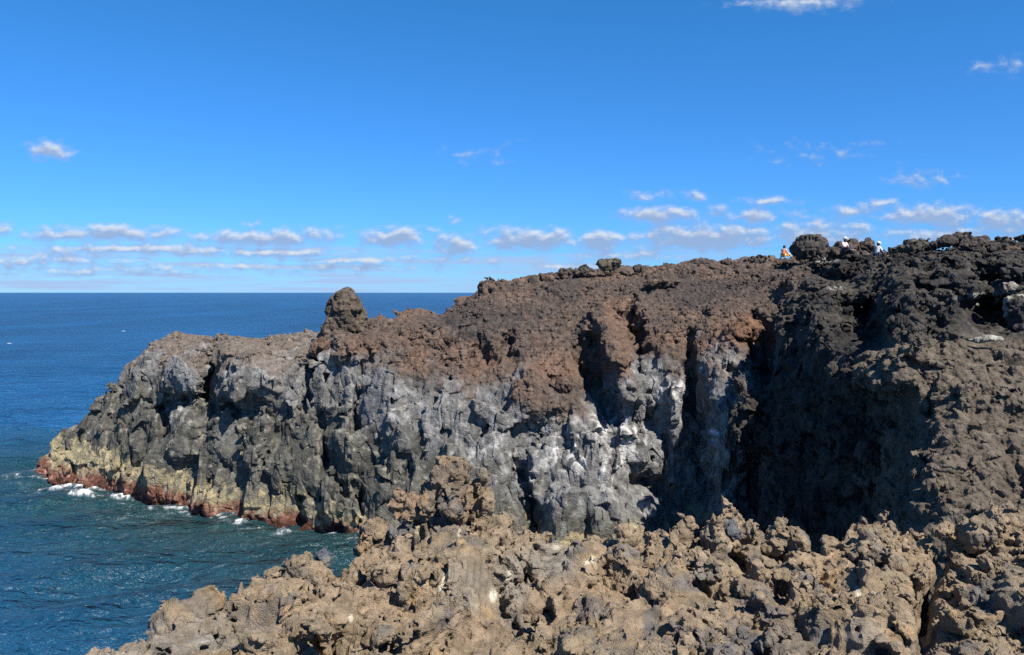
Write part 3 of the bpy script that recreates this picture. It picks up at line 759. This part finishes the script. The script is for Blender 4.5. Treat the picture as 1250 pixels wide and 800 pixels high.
# loose blocks of the near ledge
NB = [(372, 696, 7.35, 54, 50, 'cap', TAN, 'grey-brown crag block at the ledge edge above the green water, left of a small knob'),
      (396, 684, 7.5, 18, 26, 'round', GRY, 'small round knob leaning on the crag block above the green water'),
      (457, 657, 8.15, 40, 44, 'block', TAN, 'tan angular block at the waterside left of the tall crag'),
      (488, 664, 8.05, 28, 44, 'block', GRY, 'grey upright block wedged against the foot of the tall crag'),
      (543, 612, 8.25, 80, 110, 'crag', (.25, .175, .11), 'tall tan crag rising highest from the near ledge'),
      (505, 616, 8.2, 56, 42, 'twin', (.25, .17, .11), 'reddish tan shoulder block on the left flank of the tall crag'),
      (510, 722, 7.0, 52, 76, 'block', TAN, 'big rounded tan block in the lower left middle of the ledge'),
      (589, 612, 8.4, 30, 66, 'crag', TAN, 'narrow upright tan block on the right flank of the tall crag'),
      (768, 652, 8.5, 36, 34, 'twin', TAN, 'knobbly twin-topped tan rock on the ledge crest before the dark recess'),
      (872, 668, 8.2, 42, 74, 'crag', TAN, 'pointed tan rock standing highest on the middle of the ledge crest'),
      (835, 652, 8.3, 28, 40, 'round', TAN, 'rounded tan rock just left of the pointed crest rock'),
      (893, 648, 8.4, 20, 34, 'slab', GRY, 'dark thin tilted slab just right of the pointed crest rock'),
      (948, 654, 8.4, 32, 44, 'crag', TAN, 'leaning tan rock tooth on the crest under the black shadow'),
      (972, 660, 8.35, 36, 32, 'round', TAN, 'round pale rock right of the leaning rock tooth'),
      (1075, 664, 8.2, 66, 48, 'cap', TAN, 'broad domed tan rock on the crest left of the deep cleft'),
      (1150, 648, 8.3, 26, 22, 'slab', TAN, 'beak-like rock jutting left over the deep cleft'),
      (1192, 652, 8.2, 44, 40, 'block', (.215, .165, .115), 'squarish tan rock on the crest just right of the deep cleft'),
      (1232, 640, 8.4, 46, 46, 'cap', TAN, 'tan rock rising at the far right end of the near ledge'),
      (1215, 690, 7.6, 34, 30, 'twin', TAN, 'knobbly tan rock in front of the one at the far right end')]
for i, (x, y, Y, w, h, sh, c, lb) in enumerate(NB):
    B('ledge_rock', x, y, Y, w, h, sh, c, 6, .9, {11: 50, 12: -18, 9: 6, 15: 10}.get(i, 0), True, lb, 'rock', seed=200+i, rough=.9)
print('boulders', round(time.time()-T0, 1))

# ------------------------------------------------------------------ the sea
cxs = np.concatenate([np.linspace(-6000, -300, 24), np.linspace(-280, -20, 40), np.linspace(-18, 640, 600), np.linspace(660, 1000, 60), np.linspace(1050, 7000, 24)])
pys = np.concatenate([np.linspace(3800, 900, 26), np.linspace(890, 830, 16), np.linspace(829, 362, 620), 357+np.geomspace(4.9, .45, 50)])
rr = EYE*FOC/(pys-HY)
X = (cxs[None, :]-CX)/FOC*rr[:, None]; Yv = np.broadcast_to(rr[:, None], X.shape)
rs = np.random.RandomState(4)
Z = np.zeros(X.shape)
dr = np.gradient(rr)[:, None]; dr = np.abs(dr)
Zx = np.zeros_like(X)
for i in range(46):
    lam = .8*(10/.8)**(rs.rand())
    a = math.radians(-62+rs.normal(0, 26)); k = 2*math.pi/lam
    amp = .0068*lam**.95*(.5+rs.rand())
    fade = np.clip(1.3-3.2*dr/lam, 0, 1)
    Z += amp*fade*np.sin(k*(math.cos(a)*X+math.sin(a)*Yv)+rs.rand()*6.283)
sh = SHORE[10:, :2]
sh = sh[::4]
dist = np.full(X.shape, 99.)
m = (Yv < 90) & (Yv > 38) & (X < 4) & (X > -60)
pts = np.stack([X[m], Yv[m]], 1)
dm = np.full(len(pts), 99.)
for p in sh: dm = np.minimum(dm, (pts[:, 0]-p[0])**2+(pts[:, 1]-p[1])**2)
dist[m] = np.sqrt(dm)
P = np.stack([X, Yv, Z], -1).reshape(-1, 3)
near_m = np.where(m.ravel())[0]
foam = np.zeros(len(P)); Pn = P[near_m]
fn1 = fbm(warp(Pn*np.array([1, 1.5, 1]), .5, .8, 601)*.55, 602, 5); fn2 = fbm(Pn*.13, 603, 2)
dn = dist.ravel()[near_m]
pxn = CX+Pn[:, 0]/Pn[:, 1]*FOC
side = np.interp(pxn, [20, 60, 130, 200, 260, 330, 400, 430], [1.3, 1.35, 1.25, 1.3, 1.1, .75, .85, .9])
lace = ridge(warp(Pn, .8, .5, 611)*np.array([.9, 1.3, 1]), 612, 3)
foam[near_m] = np.clip(sstep(.0, .55, (fn1*.8+fn2*.4+lace*.9+side*.5-1.15)*1.0)*np.exp(-(dn/(1.1+1.9*np.clip(fn2+.4, 0, 1)*sstep(330, 120, pxn)))**2), 0, 1)
# splashes against the rock
for sx, sy, sr in ((200, 616, 1.5), (262, 628, 1.3), (405, 648, 1.2), (150, 606, 1.2), (70, 597, 1.6), (105, 602, 1.8), (295, 637, .8), (345, 643, .7)):
    q = at(*shore(sx, sy)); dd = np.hypot((P[near_m, 0]-q[0]), (P[near_m, 1]-q[1])*.7)
    foam[near_m] = np.maximum(foam[near_m], sstep(.1, .6, 1-dd/sr*1.1+fn1*1.5+lace*.5-.65))
Z.ravel()[near_m] += foam[near_m]*(.10+.22*np.clip(fn1, 0, 1))
for i in range(5):           # a few whitecaps out at sea
    r0 = 10**rs.uniform(2.2, 2.95); xx = rs.uniform(-.66, .0)*r0
    dd = np.hypot((X-xx)/(.3+r0*.0011), (Yv-r0)/(r0*.004+.6))
    foam = np.maximum(foam, np.clip(1.25-dd, 0, .55).ravel())
dcov = np.full(X.shape, 99.); mm = (Yv < 90) & (X < 12) & (X > -75)
for p in sh[::3]: dcov[mm] = np.minimum(dcov[mm], np.hypot(X[mm]-p[0], Yv[mm]-p[1]))
foam[near_m] *= .10+.75*sstep(-.12, .25, fbm(Pn*2.4, 641, 3))
shal = np.exp(-(dcov/24.)**1.5).ravel()
P[:, 2] = Z.ravel()
m, nt, b = new_mat('sea_water'); N = nt.nodes.new; Lk = nt.links.new
fa = N('ShaderNodeAttribute'); fa.attribute_name = 'foam'
sa = N('ShaderNodeAttribute'); sa.attribute_name = 'shallow'
mx = N('ShaderNodeMix'); mx.data_type = 'RGBA'; mx.inputs[6].default_value = (.006, .064, .162, 1); mx.inputs[7].default_value = (.006, .032, .037, 1)
Lk(sa.outputs['Fac'], mx.inputs[0])
tcw = N('ShaderNodeTexCoord'); mpw = N('ShaderNodeMapping'); mpw.inputs['Scale'].default_value = (.02, .006, 1); Lk(tcw.outputs['Object'], mpw.inputs[0])
nw = N('ShaderNodeTexNoise'); nw.inputs['Scale'].default_value = 1.; nw.inputs['Detail'].default_value = 6; nw.inputs['Roughness'].default_value = .7; Lk(mpw.outputs[0], nw.inputs['Vector'])
mrw = N('ShaderNodeMapRange'); mrw.inputs[1].default_value = .3; mrw.inputs[2].default_value = .7; mrw.inputs[3].default_value = .65; mrw.inputs[4].default_value = 1.35; Lk(nw.outputs['Fac'], mrw.inputs[0])
vw = N('ShaderNodeVectorMath'); vw.operation = 'SCALE'; Lk(mx.outputs[2], vw.inputs[0]); Lk(mrw.outputs[0], vw.inputs['Scale'])
mf = N('ShaderNodeMix'); mf.data_type = 'RGBA'; mf.inputs[7].default_value = (.78, .80, .82, 1)
Lk(vw.outputs[0], mf.inputs[6]); Lk(fa.outputs['Fac'], mf.inputs[0]); Lk(mf.outputs[2], b.inputs['Base Color'])
rm = N('ShaderNodeMapRange'); rm.inputs[3].default_value = .14; rm.inputs[4].default_value = .8; Lk(fa.outputs['Fac'], rm.inputs[0]); Lk(rm.outputs[0], b.inputs['Roughness'])
b.inputs['Specular IOR Level'].default_value = 0.
tc = N('ShaderNodeTexCoord'); prev = None
for sc_, st, dist_, det in ((2.6, (1, 1.7, 1), .30, 3), (1.0, (1, 2.0, 1), .62, 3), (.25, (1, 2.2, 1), .9, 2), (.03, (1, 2.6, 1), 5., 3)):
    mp = N('ShaderNodeMapping'); mp.inputs['Scale'].default_value = st; mp.inputs['Rotation'].default_value = (0, 0, math.radians(16))
    n = N('ShaderNodeTexNoise'); n.inputs['Scale'].default_value = sc_; n.inputs['Detail'].default_value = det; n.inputs['Roughness'].default_value = .55
    Lk(tc.outputs['Object'], mp.inputs[0]); Lk(mp.outputs[0], n.inputs['Vector'])
    bp = N('ShaderNodeBump'); bp.inputs['Strength'].default_value = .95; bp.inputs['Distance'].default_value = dist_
    Lk(n.outputs['Fac'], bp.inputs['Height'])
    if prev: Lk(prev.outputs[0], bp.inputs['Normal'])
    prev = bp
Lk(prev.outputs[0], b.inputs['Normal'])
gl_ = N('ShaderNodeBsdfGlossy'); gl_.inputs['Roughness'].default_value = .31; gl_.inputs['Color'].default_value = (1, 1, 1, 1); Lk(prev.outputs[0], gl_.inputs['Normal'])
fr_ = N('ShaderNodeFresnel'); fr_.inputs['IOR'].default_value = 1.33; Lk(prev.outputs[0], fr_.inputs['Normal'])
cl_ = N('ShaderNodeMath'); cl_.operation = 'MINIMUM'; cl_.inputs[1].default_value = .26; Lk(fr_.outputs[0], cl_.inputs[0])     # rough sea never mirrors fully at grazing angles
nf_ = N('ShaderNodeMath'); nf_.operation = 'MULTIPLY_ADD'; nf_.inputs[1].default_value = -1.; nf_.inputs[2].default_value = 1.; Lk(fa.outputs['Fac'], nf_.inputs[0])
ff_ = N('ShaderNodeMath'); ff_.operation = 'MULTIPLY'; Lk(cl_.outputs[0], ff_.inputs[0]); Lk(nf_.outputs[0], ff_.inputs[1])
ms_ = N('ShaderNodeMixShader'); Lk(ff_.outputs[0], ms_.inputs[0]); Lk(b.outputs[0], ms_.inputs[1]); Lk(gl_.outputs[0], ms_.inputs[2])
Lk(ms_.outputs[0], [n for n in nt.nodes if n.type == 'OUTPUT_MATERIAL'][0].inputs[0])
me = mesh_from('sea', P, grid_faces(*X.shape), None, True, {'foam': foam, 'shallow': shal})
sea = tag(link('sea', me, m), kind='structure')
print('sea', X.shape, round(time.time()-T0, 1))

# ------------------------------------------------------------------ people
M_skin = plain_mat('skin', (.42, .25, .17)); M_hair = plain_mat('dark_hair', (.02, .015, .012)); M_orange = plain_mat('orange_cloth', (.80, .24, .07)); M_yel = plain_mat('light_orange_cloth', (.80, .42, .12))
M_white = plain_mat('white_cloth', (.66, .66, .65)); M_pink = plain_mat('pale_pink_cloth', (.72, .50, .46)); M_navy = plain_mat('dark_cloth', (.03, .035, .06))
def skin(name, chains, m, parent, sub=2):
    vs, es, rd = [], [], []; idx = {}
    for ch in chains:
        pv = None
        for (p, r) in ch:
            key = tuple(round(c, 4) for c in p)
            if key not in idx:
                idx[key] = len(vs); vs.append(p); rd.append(r)
            if pv is not None: es.append((pv, idx[key]))
            pv = idx[key]
    me = bpy.data.meshes.new(name); me.from_pydata(vs, es, [])
    o = link(name, me, m, parent)
    md = o.modifiers.new('skin', 'SKIN'); md.use_smooth_shade = True
    for i, v in enumerate(me.skin_vertices[0].data): v.radius = (rd[i], rd[i]*.92); v.use_root = (i == 0)
    sm = o.modifiers.new('sub', 'SUBSURF'); sm.levels = sub; sm.render_levels = sub
    return o
def blob(name, pts, m, parent, n=3):
    D, Fc = ico(n); r = np.zeros(len(D))
    c0 = np.mean([p[:3] for p in pts], axis=0)
    for (x, y, z, R_) in pts:
        c = np.array([x, y, z])-c0; b_ = D@c; disc = b_*b_-c@c+R_*R_
        r = np.maximum(r, np.where(disc > 0, b_+np.sqrt(np.maximum(disc, 0)), 0))
    me = mesh_from(name, D*np.maximum(r, .01)[:, None]+c0, Fc, None, True)
    return link(name, me, m, parent)
def seated(name, loc, rz, top, legs, hat, label, lean=.08):
    root = bpy.data.objects.new(name, None); col.objects.link(root); root.location = loc; root.rotation_euler = (0, 0, rz)
    tag(root, label, 'person')
    # faces +X; pelvis at the origin, 0.12 above the seat
    pel = (0, 0, .12); ch = (lean*.8, 0, .42); nk = (lean*1.3, 0, .58); hb = (lean*1.6, 0, .66); hd = (lean*1.8+.02, 0, .75); ht = (lean*1.8, 0, .82)
    bd = [[(pel, .13), (ch, .135), (nk, .055), (hb, .06), (hd, .098), (ht, .075)], [(hd, .098), ((hd[0]+.095, 0, .735), .022)]]
    for s in (-1, 1):
        sh_ = (lean, s*.18, .53); el = (lean+.10, s*.24, .30); wr = (lean+.30, s*.17, .20)
        bd.append([(ch, .135), (sh_, .06), (el, .042), (wr, .03), ((wr[0]+.08, s*.16, .18), .035)])
        hp = (.04, s*.09, .11); kn = (.42, s*.13, .24); an = (.72, s*.12, .02)
        bd.append([(pel, .13), (hp, .085), (kn, .06), (an, .04), ((.86, s*.13, .02), .03)])
        for f in range(4):
            y = s*(.13+.022*f); ln = (.075, .09, .085, .065)[f]
            bd.append([((wr[0]+.08, s*.16, .18), .035), ((wr[0]+.12, y, .178), .009), ((wr[0]+.12+ln, y, .15), .008)])
        bd.append([((wr[0]+.08, s*.16, .18), .035), ((wr[0]+.09, s*.10, .17), .011)])
    skin('body', bd, M_skin, root)
    tp = [[((0, 0, .10), .165), ((lean*.4, 0, .27), .165), (ch, .17), ((lean*1.15, 0, .53), .09)]]
    for s in (-1, 1): tp.append([(ch, .17), ((lean, s*.18, .53), .085), ((lean+.06, s*.215, .41), .07), ((lean+.10, s*.24, .30), .06)])
    skin('shirt', tp, top, root)
    tr = []
    for s in (-1, 1): tr.append([(pel, .17), ((.06, s*.09, .12), .12), ((.42, s*.13, .24), .085), ((.68, s*.12, .05), .07)])
    skin('trousers', tr, legs, root)
    hx = hd[0]
    blob('hair', [(hx-.03, 0, .79, .108), (hx-.05, 0, .73, .095)], M_hair, root)
    for s in (-1, 1): blob('ear', [(hx, s*.092, .745, .022)], M_skin, root, 2)
    for s in (-1, 1): blob('eye', [(hx+.088, s*.035, .765, .012)], M_navy, root, 2)
    blob('mouth', [(hx+.09, -.015, .70, .01), (hx+.09, .015, .70, .01)], M_pink, root, 2)
    if hat:
        c = blob('cap', [(hx-.02, 0, .82, .112), (hx+.01, 0, .815, .10)], M_white, root)
        bm = bmesh.new(); bmesh.ops.create_cone(bm, cap_ends=True, segments=20, radius1=.10, radius2=.095, depth=.016)
        me = bpy.data.meshes.new('brim'); bm.to_mesh(me); bm.free()
        br = link('brim', me, M_white, c); br.location = (hx+.11, 0, .81); br.scale = (1.15, .9, 1)
    return root
def place(px_, py_, Y): p = at(px_, py_, Y); return tuple(p)
seated('person', place(956, 313.5, 62.2), math.radians(28), M_orange, M_yel, False, 'person in orange top and lighter orange trousers seated on the skyline')
seated('person', place(1070.5, 312.5, 50.8), math.radians(20), M_white, M_navy, True, 'person in white shirt and white cap showing above the ridge')
seated('person', place(1029.5, 306.5, 53.2), math.radians(-60), M_pink, M_navy, True, 'person in pale pink with white hat seated in front of the broad dark boulder')

# ------------------------------------------------------------------ camera, sun, sky
cam = bpy.data.cameras.new('camera'); co = bpy.data.objects.new('camera', cam); col.objects.link(co)
co.location = (0, 0, EYE); co.rotation_euler = (math.radians(90), 0, 0)
cam.sensor_width = 36; cam.lens = FOC/1250*36; cam.shift_y = -(400-HY)/1250
cam.clip_start = .1; cam.clip_end = 60000
scene.camera = co
ELEV, AZ = math.radians(50), math.radians(139)       # azimuth clockwise from +Y: from the right, behind the viewer
sd = np.array([math.sin(AZ)*math.cos(ELEV), math.cos(AZ)*math.cos(ELEV), math.sin(ELEV)])
sl = bpy.data.lights.new('sun', 'SUN'); so = bpy.data.objects.new('sun', sl); col.objects.link(so)
sl.energy = 5.0; sl.angle = math.radians(.5); sl.color = (1, .94, .84)
from mathutils import Vector
so.rotation_euler = Vector(sd).to_track_quat('Z', 'Y').to_euler(); so.location = (30, -40, 60)
w = bpy.data.worlds.new('World'); scene.world = w; w.use_nodes = True
nt = w.node_tree; nt.nodes.clear(); N = nt.nodes.new; Lk = nt.links.new
out = N('ShaderNodeOutputWorld'); bg = N('ShaderNodeBackground'); Lk(bg.outputs[0], out.inputs[0]); bg.inputs[1].default_value = .10
sky = N('ShaderNodeTexSky'); sky.sky_type = 'NISHITA'; sky.sun_disc = False; sky.sun_elevation = ELEV; sky.sun_rotation = AZ
sky.air_density = 1.0; sky.dust_density = 0.; sky.ozone_density = 3.0; sky.altitude = 0
gz = N('ShaderNodeTexCoord'); sz_ = N('ShaderNodeSeparateXYZ'); Lk(gz.outputs['Generated'], sz_.inputs[0])
tr_ = N('ShaderNodeValToRGB'); tr_.color_ramp.elements[0].color = (.20, .45, .93, 1); tr_.color_ramp.elements[1].color = (.165, .555, .89, 1); tr_.color_ramp.elements[1].position = .34
Lk(sz_.outputs['Z'], tr_.inputs[0])
hs = N('ShaderNodeVectorMath'); hs.operation = 'MULTIPLY'; Lk(sky.outputs[0], hs.inputs[0]); Lk(tr_.outputs[0], hs.inputs[1])
hs2 = N('ShaderNodeVectorMath'); hs2.operation = 'SCALE'; hs2.inputs['Scale'].default_value = .89; Lk(hs.outputs[0], hs2.inputs[0]); hs = hs2
# clouds: soft puffs at their bearings and heights, in degrees-like tangent units of the sky
CL = [(60, 184, 30, 11, .9), (980, 4, 75, 9, .75), (1225, 80, 36, 9, .34), (590, 188, 34, 9, .18), (1000, 186, 60, 10, .22), (1128, 219, 44, 9, .55), (795, 240, 32, 6, .5), (848, 241, 20, 6, .5), (935, 246, 34, 6, .55), (1080, 248, 26, 5, .5),
      (806, 262, 50, 9, .9), (880, 263, 28, 8, .6), (925, 265, 26, 9, .8), (975, 263, 26, 6, .5), (1040, 259, 36, 9, .75), (1140, 264, 70, 11, 1.), (1225, 272, 46, 11, 1.), (1000, 286, 100, 14, .75), (1150, 288, 90, 9, .8),
      (860, 290, 100, 13, 1.1), (733, 294, 34, 10, 1.1), (648, 293, 62, 11, 1.1), (560, 298, 36, 10, .9), (482, 290, 46, 10, 1.1), (306, 275, 18, 5, .5), (556, 272, 14, 5, .5), (526, 280, 12, 4, .45), (5, 281, 18, 7, .7),
      (135, 286, 115, 8, 1.), (60, 284, 34, 6, .7), (320, 291, 84, 9, .95), (385, 288, 34, 9, .8), (170, 304, 150, 8, .8), (330, 309, 120, 7, .85), (250, 306, 60, 6, .9), (60, 318, 130, 8, .75), (450, 318, 150, 7, .6), (130, 330, 220, 7, .55), (350, 326, 240, 7, .55), (560, 316, 100, 6, .45), (760, 312, 90, 9, .6), (700, 325, 60, 6, .5), (1240, 298, 50, 9, .8)]
geo = N('ShaderNodeTexCoord'); sx = N('ShaderNodeSeparateXYZ'); Lk(geo.outputs['Generated'], sx.inputs[0])
def mth(op, a, b_=None, c=None, clamp=False):
    n = N('ShaderNodeMath'); n.operation = op; n.use_clamp = clamp
    for i, v in enumerate((a, b_, c)):
        if v is None: continue
        if isinstance(v, (int, float)): n.inputs[i].default_value = v
        else: Lk(v, n.inputs[i])
    return n.outputs[0]
yc = mth('MAXIMUM', sx.outputs['Y'], .05)
uu = mth('MULTIPLY_ADD', mth('DIVIDE', sx.outputs['X'], yc), FOC, CX); vv = mth('MULTIPLY_ADD', mth('DIVIDE', sx.outputs['Z'], yc), -FOC, HY)
cu = N('ShaderNodeCombineXYZ'); Lk(uu, cu.inputs[0]); Lk(vv, cu.inputs[1])
def vmath(op, a, b_):
    n = N('ShaderNodeVectorMath'); n.operation = op
    for i, v in enumerate((a, b_)):
        if isinstance(v, tuple): n.inputs[i].default_value = v
        elif v is not None: Lk(v, n.inputs[i])
    return n
def cloud(uv, det):
    sc_ = vmath('MULTIPLY', uv, (1/24., 1/15., 1)).outputs[0]
    n1 = N('ShaderNodeTexNoise'); n1.inputs['Scale'].default_value = 1.; n1.inputs['Detail'].default_value = det; n1.inputs['Roughness'].default_value = .58; Lk(sc_, n1.inputs['Vector'])
    acc = None
    for (cx, cy, rx, ry, wt) in CL:
        q = vmath('MULTIPLY', vmath('SUBTRACT', uv, (cx, cy, 0)).outputs[0], (1/(rx*1.3), 1/(ry*(1.9 if 255 < cy < 302 else 1.5)), 0)).outputs[0]
        ln = vmath('LENGTH', q, None).outputs['Value']
        e = mth('MULTIPLY_ADD', ln, -wt, wt)
        acc = e if acc is None else mth('MAXIMUM', acc, e)
    nn = mth('MULTIPLY_ADD', n1.outputs['Fac'], 1.8, -.90)
    sm = mth('ADD', acc, nn)
    mr = N('ShaderNodeMapRange'); mr.interpolation_type = 'SMOOTHSTEP'; mr.inputs[1].default_value = -.02; mr.inputs[2].default_value = .80; Lk(sm, mr.inputs[0])
    # nothing far outside any puff
    gate = N('ShaderNodeMapRange'); gate.inputs[1].default_value = -.5; gate.inputs[2].default_value = .1; Lk(acc, gate.inputs[0])
    return mth('MULTIPLY', mr.outputs[0], gate.outputs[0])
d0 = cloud(cu.outputs[0], 6.); d1 = cloud(vmath('ADD', cu.outputs[0], (2.5, -6., 0)).outputs[0], 4.)
lit = mth('MULTIPLY_ADD', mth('SUBTRACT', d0, d1), 1.15, .02, True)
cc = N('ShaderNodeMix'); cc.data_type = 'RGBA'; cc.inputs[6].default_value = (1.62, 2.28, 3.6, 1); cc.inputs[7].default_value = (3.75, 4.05, 4.45, 1); Lk(lit, cc.inputs[0])
fin = N('ShaderNodeMix'); fin.data_type = 'RGBA'; Lk(hs.outputs[0], fin.inputs[6]); Lk(cc.outputs[2], fin.inputs[7])
Lk(mth('MULTIPLY', d0, .92, None, True), fin.inputs[0])
# thin layered veil low over the horizon
vs = vmath('MULTIPLY', cu.outputs[0], (1/190., 1/9., 1)).outputs[0]
vn = N('ShaderNodeTexNoise'); vn.inputs['Scale'].default_value = 1.; vn.inputs['Detail'].default_value = 5; vn.inputs['Roughness'].default_value = .55; Lk(vs, vn.inputs['Vector'])
vm1 = N('ShaderNodeMapRange'); vm1.interpolation_type = 'SMOOTHSTEP'; vm1.inputs[1].default_value = .42; vm1.inputs[2].default_value = .66; Lk(vn.outputs['Fac'], vm1.inputs[0])
va = N('ShaderNodeMapRange'); va.interpolation_type = 'SMOOTHSTEP'; va.inputs[1].default_value = 285; va.inputs[2].default_value = 318; Lk(vv, va.inputs[0])
vx = N('ShaderNodeMapRange'); vx.interpolation_type = 'SMOOTHSTEP'; vx.inputs[1].default_value = 1000; vx.inputs[2].default_value = 350; vx.inputs[3].default_value = .5; vx.inputs[4].default_value = .95; Lk(uu, vx.inputs[0])
vb = N('ShaderNodeMapRange'); vb.inputs[1].default_value = 312; vb.inputs[2].default_value = 352; vb.inputs[3].default_value = 0.; vb.inputs[4].default_value = .35; Lk(vv, vb.inputs[0])
vop = mth('MULTIPLY', mth('ADD', mth('MULTIPLY', vm1.outputs[0], va.outputs[0]), vb.outputs[0], None, True), vx.outputs[0])
veil = N('ShaderNodeMix'); veil.data_type = 'RGBA'; veil.inputs[7].default_value = (2.05, 2.95, 4.5, 1); Lk(hs.outputs[0], veil.inputs[6]); Lk(vop, veil.inputs[0])
Lk(veil.outputs[2], fin.inputs[6])
Lk(fin.outputs[2], bg.inputs[0])
w.cycles.sampling_method = 'MANUAL'; w.cycles.sample_map_resolution = 512
scene.view_settings.view_transform = 'Standard'; scene.view_settings.look = 'None'; scene.view_settings.exposure = .95; scene.view_settings.gamma = 1
scene.cycles.use_denoising = False; scene.cycles.sample_clamp_direct = 1.6; scene.cycles.sample_clamp_indirect = 3.; scene.cycles.max_bounces = 6; scene.cycles.diffuse_bounces = 3
print('script', round(time.time()-T0, 1))
